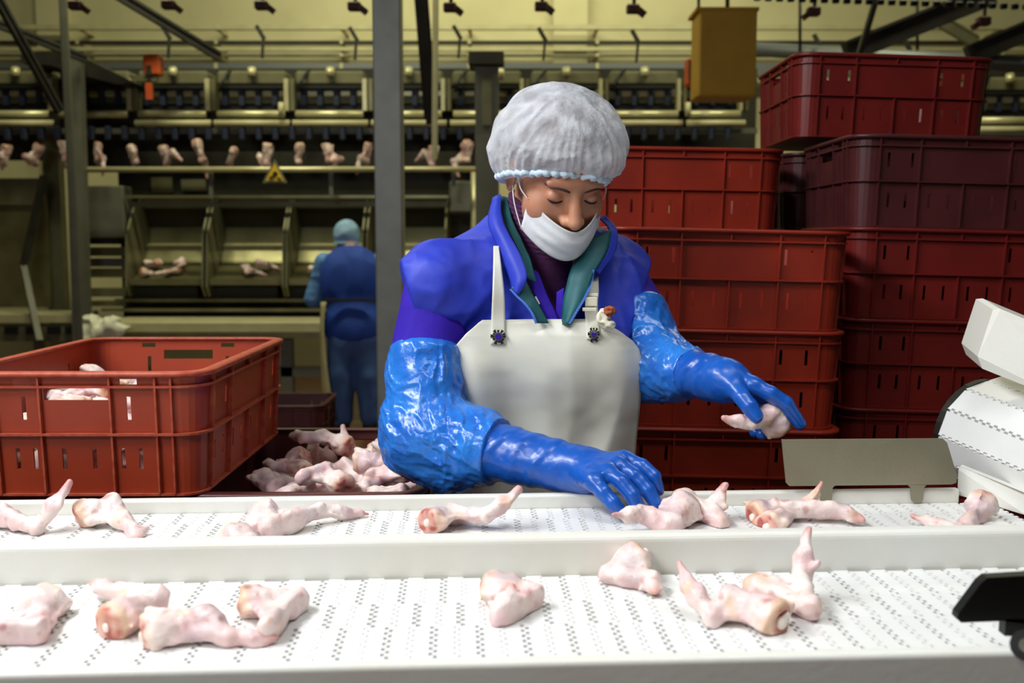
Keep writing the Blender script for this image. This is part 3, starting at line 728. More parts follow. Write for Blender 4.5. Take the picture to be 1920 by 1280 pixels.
# ---- hands: wrist, then the joints of each finger
RH = dict(w=RWR, f=[
  [P(1113,902,1.372), P(1130,922,1.356), P(1149,943,1.347), P(1162,957,1.345)],
  [P(1138,886,1.385), P(1164,902,1.366), P(1186,929,1.354), P(1199,956,1.350)],
  [P(1158,872,1.402), P(1190,892,1.382), P(1215,920,1.370), P(1229,943,1.366)],
  [P(1172,862,1.422), P(1204,874,1.405), P(1226,894,1.395), P(1234,918,1.392)],
  [P(1120,868,1.448), P(1150,884,1.440), P(1176,902,1.428), P(1192,918,1.418)]], r=[.0108, .0117, .0120, .0114, .0122])
LH = dict(w=LWR, f=[
  [P(1412,722,1.505), P(1445,738,1.492), P(1474,757,1.490), P(1500,795,1.492)],
  [P(1406,722,1.530), P(1440,745,1.527), P(1462,775,1.525), P(1455,812,1.515)],
  [P(1400,730,1.548), P(1430,758,1.548), P(1445,790,1.543), P(1428,814,1.530)],
  [P(1394,740,1.560), P(1416,764,1.560), P(1428,792,1.556), P(1415,810,1.545)],
  [P(1378,728,1.502), P(1392,746,1.482), P(1405,762,1.472), P(1418,780,1.466)]], r=[.0120, .0114, .0112, .0104, .0134])
def hand(p, H, off=0):
    w_ = H['w']; K = [f[0] for f in H['f']]; d = None
    for i, fg in enumerate(H['f']):
        r = H['r'][i] + off
        for a, b, ra, rb in ((fg[0], fg[1], r*1.04, r), (fg[1], fg[2], r, r*.95), (fg[2], fg[3], r*.95, r*.80)):
            c = cone(p, a, b, ra, rb); d = c if d is None else (smin(d, c, .0015 if i else .003))
    pm = None
    for i in range(4):
        c = cone(p, w_ + (K[i] - w_)*.12, K[i], .0215 + off, .0140 + off); pm = c if pm is None else smin(pm, c, .014)
    pm = smin(pm, cone(p, w_ + (K[4] - w_)*.1, K[4], .0190 + off, .0135 + off), .012)
    return smin(d, pm, .007)
def arms(p, o1=0, o2=0):
    d = smin(cone(p, RSH + (.01, 0, -.02), REL, .052 + o1, .043 + o1), cone(p, REL, RWR, .043 + o2, .028 + o2), .01)
    e = smin(cone(p, LSH + (-.01, 0, -.02), LEL, .052 + o1, .043 + o1), cone(p, LEL, LWR, .043 + o2, .028 + o2), .01)
    return np.minimum(d, e)
def body(p):
    d = smin(head(p), cone(p, h2w((0, -.035, -.035)), NECK, .050, .056), .02)
    d = smin(d, torso(p) + .022, .02); d = smin(d, arms(p, -.010, -.008), .02)
    d = smin(d, smin(hand(p, RH, -.0025), hand(p, LH, -.0025), .001), .006)
    for h, k, a in ((HIPR, KR, ANR), (HIPL, KL, ANL)):
        d = smin(d, smin(cone(p, h, k, .078, .052), cone(p, k, a, .052, .036), .03), .03); d = smin(d, cone(p, a + (0, .02, -.05), a + (0, -.13, -.06), .036, .030), .02)
    return d
hb = HC
person = sdf_mesh('person', body, (-.30, 1.30, .0), (.45, 1.98, 1.62), .0065, M['skin'], None, (.05, 1.80, .012),
                  fine=((HC[0]-.095, HC[1]-.125, HC[2]-.14), (HC[0]+.115, HC[1]+.02, HC[2]+.06), .0021))
tag(person, 'worker in white hair cap, mask, blue vest and white apron holding up a wing', 'person')
def lo_hi(*pts, m=.08):
    q = np.stack([np.asarray(x, float) for x in pts]); return q.min(0) - m, q.max(0) + m
# gloves: hand, gauntlet and wrinkles
def glove(name, H, el, cuff, rc):
    w_ = H['w']; ax = (el - w_)/np.linalg.norm(el - w_); kn = (H['f'][0][0] + H['f'][3][0])/2
    def f(p):
        d = hand(p, H, .0)
        t = (p - w_) @ ax
        g = cone(p, w_ - ax*.01, w_ + ax*cuff, .0350, rc)
        wr = np.sin((t + .35*((p - w_) @ np.array((0, .3, 1.))) )*150 + 2.2*noise(p, 22, 3))
        g = g - .0016*np.clip(wr, -.3, 1)*np.clip(t/.02, 0, 1) + .0012*noise(p, 45, 2)
        g = np.maximum(g, t - cuff)
        return smin(d, g, .016) + .0005*noise(p, 130, 7)
    lo, hi = lo_hi(w_, w_ + ax*(cuff + .0), *[q for fg in H['f'] for q in fg], m=.058)
    if H is RH:
        f1, rb = f, SOLID[1][0]; f = lambda p: np.maximum(f1(p), -rb(p) - .0004)      # the wrist rests on the rail
    SOLID.append((f, lo, hi)); return sdf_mesh(name, f, lo, hi, .0022, M['glove'], person)
glove('glove', RH, REL, .150, .047); glove('glove', LH, LEL, .075, .039)
# the wing in the raised hand
wing('wing held between the thumb and finger of the raised glove', P(1462,806,1.505), P(1447,772,1.50), P(1408,792,1.475), P(1357,783,1.47), 31, 1.12, None, group=None)
# plastic sleeve covers
def crinkle(p, ax):
    q = p + .018*np.stack((noise(p, 16, 1), noise(p, 16, 5), noise(p, 16, 9)), 1)
    t = q @ ax; side = q - t[:, None]*ax; sw = side + .55*t[:, None]*np.array((.7, 0, .7)) + .45*t[:, None]*ax   # folds run slanting round the arm
    return .0034*ridge(sw, 30, 3) + .0022*ridge(sw*1.3 + .3, 52, 6) + .0009*ridge(q, 110, 8)
def sleeve(name, sh, el, wr, t0, t1, rads, bulge):
    ua = sh + (el - sh)*t0; fa = el + (wr - el)*t1; a1 = (sh - el)/np.linalg.norm(sh - el); a2 = (wr - el)/np.linalg.norm(wr - el)
    def f(p):
        d = smin(cone(p, ua, el, rads[0], rads[1]), cone(p, el, fa, rads[1], rads[2]), .03)
        for c, r in bulge: d = smin(d, ell(p, c, r), .03)
        tu, tf = (p - ua) @ a1, (p - fa) @ a2; ed = np.clip(-tu/.025, 0, 1)*np.clip(-tf/.02, .15, 1)
        d = d - crinkle(p, np.where(True, a2, a1))*(.25 + .75*ed) + .006*np.clip(1 + tu/.012, 0, 1)**2
        d = np.maximum(d, tu + .0006*noise(p, 40, 3)); return np.maximum(d, tf)
    lo, hi = lo_hi(ua, el, fa, m=.095); return sdf_mesh(name, f, lo, hi, .0024, M['film'], person)
sleeve('sleeve_cover', RSH, REL, RWR, .46, .50, (.061, .062, .052), [(P(845, 880, 1.545), (.045, .04, .036)), (P(900, 810, 1.56), (.035, .04, .03))])
sleeve('sleeve_cover', LSH, LEL, LWR, .40, .62, (.058, .056, .040), [(P(1262, 702, 1.66), (.035, .04, .032))])
# fleece jacket: upper arms and the layer under the vest
def folds(p, s, amp, o=0):
    q = p + .03*np.stack((noise(p, 9, o), noise(p, 9, o+3), noise(p, 9, o+6)), 1); return amp*ridge(q, s, o)
for a_, b_, r0, r1 in ((RSH + (.012, 0, -.03), RSH + (REL-RSH)*.56, .052, .060), (LSH + (0, 0, -.03), LSH + (LEL-LSH)*.5, .052, .055)):
    lo, hi = lo_hi(a_, b_, m=.075)
    sdf_mesh('jacket_sleeve', lambda p: cone(p, a_, b_, r0, r1) - folds(p*np.array((1, 1, .6)), 20, .0042, 2), lo, hi, .0034, M['indigo'], person)
def turtle(p):
    d = cone(p, h2w((0, -.035, -.055)), NECK + (0, -.005, -.02), .060, .066)
    d = smin(d, cone(p, NECK + (.0, -.012, -.01), NECK + (.005, -.045, -.17), .062, .066), .03)
    ax = h2w((0, -.035, -.055)) - NECK; ax = ax/np.linalg.norm(ax); t = (p - NECK) @ ax
    d = d - .0016*np.sin(t*900)*np.clip((p[:, 2] - NECK[2] + .03)/.02, 0, 1)
    return np.maximum(d, t - .088)
sdf_mesh('turtleneck', turtle, NECK + (-.09, -.16, -.24), NECK + (.12, .09, .11), .0024, M['plum'], person)
# vest
VL = (P(925, 400, 1.66), P(985, 540, 1.62), P(1012, 605, 1.60)); VR = (P(1145, 420, 1.70), P(1112, 530, 1.64), P(1066, 605, 1.61))
def vest0(p):
    d = torso(p) - .020
    d = smin(d, ell(p, RSH + (.006, .0, -.022), (.073, .078, .066)), .03); d = smin(d, ell(p, LSH + (-.006, 0, -.024), (.068, .076, .066)), .03)
    d = smin(d, cone(p, P(1150, 620, 1.77), P(1155, 800, 1.79), .075, .07), .05)
    return d
def vest(p):
    d = vest0(p) - .004*noise(p, 14, 2) - folds(p*np.array((1, 1, .45)), 13, .0075, 4) - folds(p, 34, .0022, 8)
    a0, a1 = np.array((VL[0][0], VL[0][2])), np.array((VL[2][0], VL[2][2])); b0, b1 = np.array((VR[0][0], VR[0][2])), np.array((VR[2][0], VR[2][2]))
    z = p[:, 2]; tL = (a0[1] - z)/(a0[1] - a1[1]); xl = a0[0] + (a1[0] - a0[0])*np.clip(tL, -.2, 1.6); xr = b0[0] + (b1[0] - b0[0])*np.clip((b0[1] - z)/(b0[1] - b1[1]), -.2, 1.6)
    vee = np.maximum(np.maximum(xl - p[:, 0], p[:, 0] - xr), p[:, 1] - 1.735); vee = np.maximum(vee, 1.22 - z)
    d = np.maximum(d, -vee)
    d = np.maximum(d, -(cone(p, NECK + (0, 0, -.05), NECK + (.0, -.0, .2), .070, .070)))
    # armholes
    for S_, E_, sg in ((RSH, REL, 1), (LSH, LEL, 1)):
        ax = (E_ - S_)/np.linalg.norm(E_ - S_); o = S_ + ax*.030 + (np.array((-.012, 0, 0)) if S_ is RSH else np.array((.012, 0, 0)))
        nrm = np.array((-1., -.15, -.25)) if S_ is RSH else np.array((1., -.1, -.35)); nrm /= np.linalg.norm(nrm)
        d = np.maximum(d, (p - o) @ nrm - .024 - .003*noise(p, 30, 3))
    return np.maximum(d, .80 - z)
sdf_mesh('vest', vest, (-.26, 1.55, .78), (.32, 1.97, 1.50), .0040, M['vest'], person)
# front surface of the vest, for what lies on it
def drape(x, z, f, off, y0=1.45, n=40):
    x, z = np.asarray(x, float), np.asarray(z, float); y = np.full(x.shape, y0)
    for _ in range(n): y = y + .85*np.clip(f(np.stack((x.ravel(), y.ravel(), z.ravel()), 1)).reshape(x.shape) - off, -.02, .1)
    return np.minimum(y, 1.80)
# apron
rowsA = [(598, 905, 1118), (606, 895, 1135), (622, 876, 1163), (640, 860, 1187), (655, 849, 1199), (675, 846, 1205), (700, 845, 1207), (740, 842, 1205), (790, 834, 1202), (840, 824, 1199), (890, 816, 1197), (940, 811, 1196), (1010, 812, 1196), (1100, 814, 1196), (1250, 818, 1198)]
ra = np.array(rowsA, float); vv = np.interp(np.linspace(0, len(ra)-1, 110), np.arange(len(ra)), ra[:, 0])
grid = np.zeros((110, 72, 3))
for i, v in enumerate(vv):
    L_, R_ = np.interp(v, ra[:, 0], ra[:, 1]), np.interp(v, ra[:, 0], ra[:, 2])
    for j, u in enumerate(np.linspace(L_, R_, 72)): grid[i, j] = P(u, v, 1.625)
gy = drape(grid[..., 0], grid[..., 2], vest0, .018)
for i in range(1, 110): gy[i] = np.minimum(gy[i], gy[i-1] + .0012)
k_ = np.ones(7)/7
for _ in range(2):
    gy = np.apply_along_axis(lambda r: np.convolve(np.pad(r, 3, 'edge'), k_, 'valid'), 1, gy); gy = np.apply_along_axis(lambda r: np.convolve(np.pad(r, 3, 'edge'), k_, 'valid'), 0, gy)
pp = np.stack((grid[..., 0].ravel(), np.zeros(grid[..., 0].size), grid[..., 2].ravel()), 1)
q_ = pp + .02*np.stack((noise(pp, 8, 3), pp[:, 1], noise(pp, 8, 6)), 1)
wv = (.007 + .010*noise(q_*np.array((1, 1, .16)), 17, 12) + .0055*ridge(q_*np.array((1, 1, .2)), 15, 5) + .0010*noise(q_, 40, 2)).reshape(gy.shape)
gy = gy - wv*np.clip((np.arange(110)/18.), .15, 1)[:, None]
grid[..., 1] = gy
V, F = thicken(grid[::-1], .0022); apron = mesh_obj('apron', V, F, M['apron'], person)
_ap = grid
def on_apron(u, v):          # the apron's outer surface at a pixel
    i = int(np.argmin(np.abs(vv - v))); L_, R_ = np.interp(v, ra[:, 0], ra[:, 1]), np.interp(v, ra[:, 0], ra[:, 2]); j = int(np.clip(round((u - L_)/(R_ - L_)*71), 0, 71)); return P(u, v, grid[i, j, 1])
def onfront(u, v, off=.016):
    if v >= 598: return on_apron(u, v) + np.array((0, -(off - .014), 0))
    p = P(u, v, 1.62)
    for _ in range(3): y = float(drape(np.array([p[0]]), np.array([p[2]]), vest0, off)[0]); p = P(u, v, y)
    return p
def strip(name, pts, wd, m, thick=.002, off=.016, parent=None, ex=0):
    rows = []
    for (u, v, e), w_ in zip(pts, wd): rows.append([onfront(u + s*w_/2, v, off + e) for s in (-1, 0, 1)])
    V, F = sheet(rows[::-1], thick, 3, 6); return mesh_obj(name, V, F, m, parent or person)
strip('strap', [(930, 462, -.002), (932, 500, .003), (934, 550, .010), (934, 599, .001), (934, 645, .001)], [10, 15, 22, 26, 28], M['apron'], parent=apron)
strip('strap', [(1116, 520, -.002), (1112, 548, .006), (1108, 575, .012), (1110, 599, .001), (1113, 636, .001)], [10, 20, 24, 26, 26], M['apron'], parent=apron)
# snap eyelets: a black flower of petals with a steel ring
for (u, v, sx) in ((935, 630, 1.0), (1113, 626, .78)):
    c = onfront(u, v, .0205); mb = MB()
    for k in range(12):
        a = 2*math.pi*k/12 + .1*math.sin(k*5); r0, r1 = .0055, .0118 + .0018*math.sin(k*3.3)
        A = [c + np.array((math.cos(a+da)*r*sx, 0, math.sin(a+da)*r)) for da, r in ((-.12, r0), (.12, r0), (.20, r1), (-.20, r1))]; mb.prism(A, (0, -.0022, 0))
    e = mb.build('snap_petals', M['black'], apron)
    rg = MB(); rg.tube([c + np.array((math.cos(a)*.0058*sx, -.002, math.sin(a)*.0058)) for a in np.linspace(0, 2*math.pi, 19)], .0012, 6, False); rg.build('snap_ring', M['steel'], apron)
    MB().tube([c + (0, -.003, 0), c + (0, .001, 0)], .0046*sx, 14).build('snap_button', M['indigo'], apron)
# buckle and the crumpled flower on the right strap
for (u0, v0, u1, v1, e, nm) in ((1094, 549, 1121, 556, .030, 'buckle_bar'), (1097, 556, 1119, 574, .031, 'buckle_plate'), (1092, 576, 1118, 583, .034, 'buckle_bar')):
    a, b = onfront(u0, v1, e), onfront(u1, v0, e); y = min(a[1], b[1]); MB().box((a[0], y - .003, a[2]), (b[0], y + .002, b[2]), .0008).build(nm, M['buckle'], apron)
M['petal'] = mat('petal', (226, 220, 196), .7, bump=.4, bscale=200); M['rust'] = mat('rust', (176, 92, 30), .7, rgb2=(120, 50, 20), nscale=120)
fc = onfront(1136, 592, .044)
def ffl(p): return smin(ell(p, fc + (-.004, 0, -.004), (.009, .007, .014)), ell(p, fc + (.006, -.002, -.014), (.007, .006, .006)), .003) - .0035*ridge(p, 110, 4)
fl = sdf_mesh('cloth_flower', ffl, fc - .035, fc + .035, .0018, M['petal'], person)
fr = fc + np.array((.006, -.006, .008))
sdf_mesh('flower_head', lambda p: ell(p, fr, (.0085, .006, .007)) - .003*ridge(p, 160, 9), fr - .02, fr + .02, .0016, M['rust'], fl)
# vest collar flaps, lining and zip
def flap(name, L, R, m, e=(.012, .012), thick=.003, parent=None, bow=0):
    rows = []
    for (ul, vl, yl), (ur, vr, yr) in zip(L, R):
        a, b = P(ul, vl, yl), P(ur, vr, yr); mid = (a + b)/2 + np.array((0, -bow, 0)); rows.append([a, mid, b])
    V, F = sheet(rows[::-1], thick, 4, 6, lambda a: .0015*noise(a.reshape(-1, 3), 60, 3).reshape(a.shape[:2])); return mesh_obj(name, V, F, m, parent or person)
fy = lambda u, v, e=.022: onfront(u, v, e)[1]
# image-left collar: blue outside, standing round the neck and falling open
flap('collar', [(926, 372, 1.735), (917, 415, 1.690), (938, 470, 1.650), (957, 520, 1.625), (962, 545, 1.618)], [(938, 366, 1.730), (944, 418, 1.672), (975, 478, 1.630), (988, 520, 1.608), (972, 552, 1.606)], M['vest'], bow=.008)
flap('lining', [(938, 370, 1.742), (942, 415, 1.690), (972, 470, 1.645), (985, 520, 1.622)], [(951, 372, 1.738), (962, 418, 1.690), (990, 480, 1.650), (1004, 530, 1.628)], M['lining'])
flap('lining', [(958, 540, 1.612), (972, 556, 1.608), (990, 578, 1.604), (1006, 606, 1.600)], [(985, 525, 1.622), (1000, 556, 1.616), (1014, 580, 1.612), (1028, 606, 1.608)], M['lining'])
flap('jacket_front', [(984, 500, 1.642), (1000, 545, 1.632), (1016, 580, 1.624), (1030, 608, 1.620)], [(1008, 512, 1.648), (1026, 556, 1.636), (1040, 586, 1.628), (1050, 608, 1.624)], M['indigo'])
flap('jacket_front', [(1044, 548, 1.640), (1043, 580, 1.634), (1042, 610, 1.630)], [(1058, 540, 1.640), (1056, 580, 1.632), (1054, 610, 1.628)], M['indigo'])
# image-right collar: the green lining turned out
flap('lining', [(1096, 452, 1.690), (1078, 490, 1.665), (1066, 530, 1.645), (1058, 570, 1.630), (1054, 608, 1.618)], [(1146, 432, 1.700), (1138, 470, 1.668), (1112, 515, 1.638), (1096, 560, 1.620), (1068, 608, 1.606)], M['lining'], bow=.010)
flap('collar', [(1124, 410, 1.745), (1142, 432, 1.708), (1140, 466, 1.675), (1116, 506, 1.648)], [(1134, 404, 1.75), (1156, 432, 1.715), (1152, 470, 1.684), (1122, 514, 1.652)], M['vest'])
for pts in ([(957, 542, 1.606), (970, 556, 1.602), (985, 570, 1.598), (998, 588, 1.595), (1005, 606, 1.593)], [(1112, 506, 1.640), (1108, 530, 1.630), (1098, 555, 1.616), (1083, 580, 1.606), (1068, 606, 1.600)]):
    path = cr([P(*q) for q in pts], 8); zt = MB().tube(path, .0012, 6).build('zip_tape', M['vest'], person)
    L_ = np.r_[0, np.cumsum(np.linalg.norm(np.diff(path, axis=0), axis=1))]; mb = MB()
    for s in np.arange(.001, L_[-1], .0030):
        c = np.array([np.interp(s, L_, path[:, i]) for i in range(3)]); mb.box(c - (.0022, .0014, .0008), c + (.0022, .0008, .0008))
    t_ = mb.build('zip_teeth', M['zip'], zt)
MB().bar(P(1004, 556, 1.618), P(1011, 570, 1.614), .003, .002).build('zip_pull', M['white_cord'], person)
# hair and hair cap
sdf_mesh('hair', lambda p: np.maximum(ell(w2h(p), (0, -.017, .040), (.080, .100, .081)) - .002*ridge(w2h(p)*np.array((1, .3, .3)), 60, 3), -(w2h(p)[:, 2] - .060 + (.086 - w2h(p)[:, 1])*.70)), HC - .15, HC + .16, .0036, M['hair'], person)
CN = np.array((-.13, -.74, 1.)); CN /= np.linalg.norm(CN); CO = np.array((0, .086, .044))
def cap_plane(q): return (q - CO) @ CN
TP = np.array((-.072, .052, .018))
def capf(p):
    q = w2h(p); pl_ = cap_plane(q)
    d = ell(q, (-.004, -.026, .046), (.106, .115, .088))
    d = smin(d, ell(q, (-.058, -.062, -.012), (.058, .060, .062)), .04)             # the slack bag behind
    d = smin(d, ell(q, (.062, -.02, .012), (.046, .062, .052)), .04)
    an = np.arctan2(q[:, 1] + .02, q[:, 0]); near = np.exp(-np.clip(pl_, 0, 1)/.030)
    rho = np.clip((np.hypot(q[:, 0], q[:, 1] + .02) - .02)/.05, 0, 1)
    g = .0020*near*np.sin(an*46 + 3*noise(q, 25, 2)) + .0026*rho*ridge(np.stack((an*.55, pl_*3.2, 0*an), 1), 7, 3) + .0030*ridge(q + .3*noise(q, 12, 1)[:, None]*.02, 24, 12)
    v = q - TP; ra_ = np.linalg.norm(v, axis=1); ta = np.arctan2(v[:, 2], -v[:, 1]*.8 + v[:, 0]*.6)
    rad = np.exp(-((q[:, 0] + .05)/.075)**2)*np.clip(ra_/.02, 0, 1)*np.clip(1.25 - ra_/.12, 0, 1)
    g = g + .0080*rad*ridge(np.stack((ta, 0*ta, 0*ta), 1), 3.2, 7)
    d = d - g - .0015*noise(q, 30, 5)
    tuck = np.clip(1 - pl_/.028, 0, 1); d = d + .010*tuck**2
    return np.maximum(d, -pl_)
cap = sdf_mesh('hair_cap', capf, HC - .165, HC + .165, .0021, M['cap'], person)
M['cap_edge'] = mat('cap_edge', (196, 214, 226), .7, bump=.5, bscale=160)
pts = []
u1 = np.array((1., 0, .13)); u1 /= np.linalg.norm(u1); u2 = np.cross(CN, u1)
for a in np.linspace(0, 2*math.pi, 181):
    dirv = math.cos(a)*u1 + math.sin(a)*u2; o = CO - np.array((0, .105, .0777)); t = .04
    for _ in range(60):
        dv = capf(h2w(o + dirv*t + CN*.001)[None])[0]
        if dv > 0: break
        t += .0015
    pts.append(h2w(o + dirv*(t + .0022) + CN*(.001 + .0012*math.sin(a*52))))
MB().tube(pts[:-1] + [pts[0]], [.0052 + .0012*math.sin(k*1.9) for k in range(181)], 8, False).build('elastic_edge', M['cap_edge'], cap, True)
# face mask
def jaw(p):
    q = w2h(p); return smin(smin(ell(q, (0, .030, -.040), (.062, .062, .072)), ell(q, (0, .062, -.092), (.034, .030, .026)), .03), ell(q, (0, .080, -.060), (.030, .016, .02)), .02)
nU, nV = 44, 26; mg = np.zeros((nV, nU, 3))
for i in range(nV):
    b = i/(nV - 1)
    for j in range(nU):
        a = -1 + 2*j/(nU - 1); zt = -.043 + .027*abs(a)**1.6; zb = -.101 + .030*a*a; x = a*(.066 + .004*b)
        z = zt + (zb - zt)*b; y = .16
        for _ in range(30): y -= .85*max(jaw(h2w((x, y, z))[None])[0] - .004, 0)
        y = max(y, .118 - 13*x*x - .25*abs(z + .065)); mg[i, j] = (x, y + .0022*(abs(((b*3.2 + .12*math.sin(a*4)) % 1)*2 - 1) - .5)*(1 - .3*abs(a)), z)
for _ in range(2):
    y = mg[..., 1]; y = np.apply_along_axis(lambda r: np.convolve(np.pad(r, 1, 'edge'), [.25, .5, .25], 'valid'), 1, y); mg[..., 1] = y
V, F = thicken(np.array([[h2w(c) for c in r] for r in mg])[::-1], .0014); mk = mesh_obj('face_mask', V, F, M['mask'], person)
for s in (0, nU - 1):
    sg = -1 if s == 0 else 1
    for i, e in ((1, (sg*.075, .012, .004)), (nV - 2, (sg*.074, -.018, -.006))):
        a = mg[i, s]; MB().tube(cr([h2w(a + (0, .001, 0)), h2w((a + np.array(e))/2 + (sg*.006, .004, 0)), h2w(e)], 6), .0011, 6).build('ear_loop', M['white_cord'], mk, True)
# eyes looking down, brows
for sg in (-1, 1):
    lid = [(sg*(.0315 + .0125*t), 0, -.0035 - .0028*(1 - t*t) + .001*t*sg) for t in np.linspace(-1, 1, 9)]; path = []
    for x, _, z in lid:
        y = .13
        for _ in range(40): y -= .8*max(head(h2w((x, y, z))[None])[0] - .0002, 0)
        path.append(h2w((x, y, z)))
    MB().tube(path, [.0010, .0018, .0024, .0027, .0027, .0027, .0024, .0018, .0010], 6).build('eyelash', M['lash'], person, True)
    path = []
    for t in np.linspace(0, 1, 9):
        x = sg*(.013 + .035*t); z = .0150 + .0075*math.sin(t*2.4) - .004*t; y = .13
        for _ in range(40): y -= .8*max(head(h2w((x, y, z))[None])[0] - .0002, 0)
        path.append(h2w((x, y, z)))
    MB().tube(path, [.0018, .0023, .0024, .0023, .0021, .0019, .0016, .0012, .0007], 6).build('eyebrow', M['brow'], person, True)
# trousers and boots
def trous(p):
    d = None
    for h, k, a in ((HIPR, KR, ANR), (HIPL, KL, ANL)):
        c = smin(cone(p, h, k, .092, .070), cone(p, k, a + (0, 0, .06), .070, .066), .02); d = c if d is None else smin(d, c, .02)
    return np.maximum(d - folds(p, 16, .004, 3), p[:, 2] - .9)
sdf_mesh('trousers', trous, (-.20, 1.66, .08), (.30, 1.98, .93), .008, M['trouser'], person)
for a in (ANR, ANL):
    sdf_mesh('boot', lambda p: np.maximum(smin(cone(p, a + (0, 0, .10), a + (0, .01, -.04), .056, .052), cone(p, a + (0, .01, -.05), a + (0, -.14, -.06), .050, .042), .03), -(p[:, 2] - .002)), a + (-.09, -.24, -.11), a + (.09, .12, .19), .007, M['boot'], person)

for (ua, va), (ub, vb) in (((905, 661), (911, 667)), ((902, 721), (908, 728)), ((1043, 765), (1052, 760)), ((985, 745), (989, 748))):
    MB().bar(on_apron(ua, va) - (0, .0006, 0), on_apron(ub, vb) - (0, .0006, 0), .0009, .0009).build('scuff', M['black'], apron)
# ================================================================ the hall behind
M['cream'] = mat('cream', (196, 190, 150), .5, rgb2=(176, 170, 128), nscale=8)
M['rod'] = mat('rod', (214, 208, 168), .3, .35, rgb2=(190, 184, 140), nscale=10)
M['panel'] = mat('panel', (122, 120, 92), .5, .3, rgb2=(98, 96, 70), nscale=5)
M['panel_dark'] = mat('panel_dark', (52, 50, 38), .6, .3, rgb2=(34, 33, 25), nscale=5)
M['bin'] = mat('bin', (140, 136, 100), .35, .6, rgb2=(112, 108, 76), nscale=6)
M['blue_dark'] = mat('blue_dark', (26, 34, 58), .5)
M['brown'] = mat('brown', (74, 40, 30), .6)
M['orange'] = mat('orange', (206, 88, 26), .6, rgb2=(170, 66, 20), nscale=10)
M['mustard'] = mat('mustard', (190, 146, 40), .6, rgb2=(172, 130, 34), nscale=6)
M['sign'] = mat('sign', (214, 178, 24), .5)
M['grey_paint'] = mat('grey_paint', (108, 108, 96), .5, .2, rgb2=(92, 92, 80), nscale=6)
M['blue_grey'] = mat('blue_grey', (104, 108, 110), .45, .3)
M['orange_lamp'] = M['orange']
def pbar(name, u0, v0, u1, v1, Y0, Y1, w, m, parent=None, h=None): return MB().bar(P(u0, v0, Y0), P(u1, v1, Y1), w, h).build(name, M[m], parent)
def pt(name, pts, r, m, parent=None): return MB().tube([P(*q) for q in pts], r, 8).build(name, M[m], parent, True)
def pb(name, u0, v0, u1, v1, Y, d, m, parent=None, bev=0): return MB().pbox(u0, v0, u1, v1, Y, d, bev).build(name, M[m], parent)
# columns of the hall
c = P(731, 640, 4.5); col1 = MB().box((P(706, 640, 4.5)[0], 4.5, 0), (P(757, 640, 4.5)[0], 4.62, 5.6), .006).build('column', M['post']); tag(col1, 'grey square steel column between the two workers', 'column', kind='structure')
col2 = thing('machine_post', 'dark steel machine post with a wide cap, beside the hair cap', 'post', P(912, 330, 7.1)*np.array((1, 1, 0)))
x0, x1 = P(890, 0, 7.1)[0], P(935, 0, 7.1)[0]; zt = P(0, 120, 7.1)[2]
MB().box((x0, 7.1, 0), (x1, 7.25, zt)).build('shaft', M['grey_paint'], col2); pb('cap', 878, 95, 945, 122, 7.05, .28, 'panel_dark', col2, .01); MB().box((x0 + .05, 7.085, 2.2), (x1 - .05, 7.1, zt - .1)).build('web', M['panel'], col2)
pt('brace', [(940, 128, 7.0), (940, 150, 7.0)], .02, 'rod', col2)
# pipes and trays along the back wall
for (v0, v1, m, nm, lb) in ((46, 55, 'cream', 'service_pipe', 'pale pipe running along the top of the back wall'), (76, 82, 'panel_dark', 'cable_tray', 'thin dark cable tray along the back wall'), (88, 95, 'cream', 'service_pipe', 'pale pipe under the thin cable tray'), (100, 106, 'panel', 'service_pipe', 'greenish pipe above the long grey duct'), (118, 142, 'blue_grey', 'air_duct', 'long grey duct low on the back wall')):
    a, b = P(-40, v1, 10.6), P(1960, v0, 10.6); o = MB().box((a[0], 10.6, a[2]), (b[0], 10.66, b[2])); 
    t_ = thing(nm, lb, 'pipe' if 'pipe' in nm else ('tray' if 'tray' in nm else 'duct'), (0, 10.63, a[2])); o.build('run', M[m], t_)
    for u in (145, 405, 640, 880, 1120, 1380, 1640, 1880): a, b = P(u-3, v1, 10.6), P(u+3, v0, 10.6); MB().box((a[0], 10.595, a[2]), (b[0], 10.998, b[2])).build('bracket', M['cream'], t_)
big = thing('overhead_pipe', 'thick blue-grey pipe crossing above the red crates', 'pipe', P(1660, 106, 7.6)); pt('run', [(1405, 92, 7.9), (1960, 122, 7.2)], .055, 'blue_grey', big)
for u, v in ((1500, 97), (1720, 109)): pt('hanger', [(u, v, 7.65), (u, -60, 7.65)], .012, 'steel_dark', big)
# dark beams and struts
def beam(lb, u0, v0, Y0, u1, v1, Y1, w, h=None, m='steel_dark', nm='roof_strut'):
    a, b = P(u0, v0, Y0), P(u1, v1, Y1); t_ = thing(nm, lb, 'beam', (a + b)/2); MB().bar(a, b, w, h).build('web', M[m], t_)
    d = np.array((0, 0, 1.)); MB().bar(a + d*(h or w)*.5, b + d*(h or w)*.5, w*1.6, .02).build('flange', M[m], t_); return t_
beam('dark beam sloping up from the thick pipe towards the roof', 1585, 100, 7.0, 1860, -10, 7.0, .07, .14)
beam('dark beam sloping up at the end of the thick pipe', 1815, 106, 7.2, 1990, 30, 7.2, .07, .14)
beam('short faded beam between the two sloping beams', 1745, 30, 9.5, 1830, 80, 9.5, .06, .10, 'panel')
beam('thin rod slanting down to the single red crate', 1648, -20, 6.5, 1603, 130, 6.5, .035, .035)
beam('dark strut slanting down to the orange box', 205, -18, 7.4, 412, 108, 7.8, .05, .06)
beam('dark strut falling across the frame post', -10, -10, 6.8, 112, 210, 7.2, .045, .05)
beam('long dark strut meeting the dark hood', -20, 40, 7.0, 160, 112, 7.6, .04, .045)
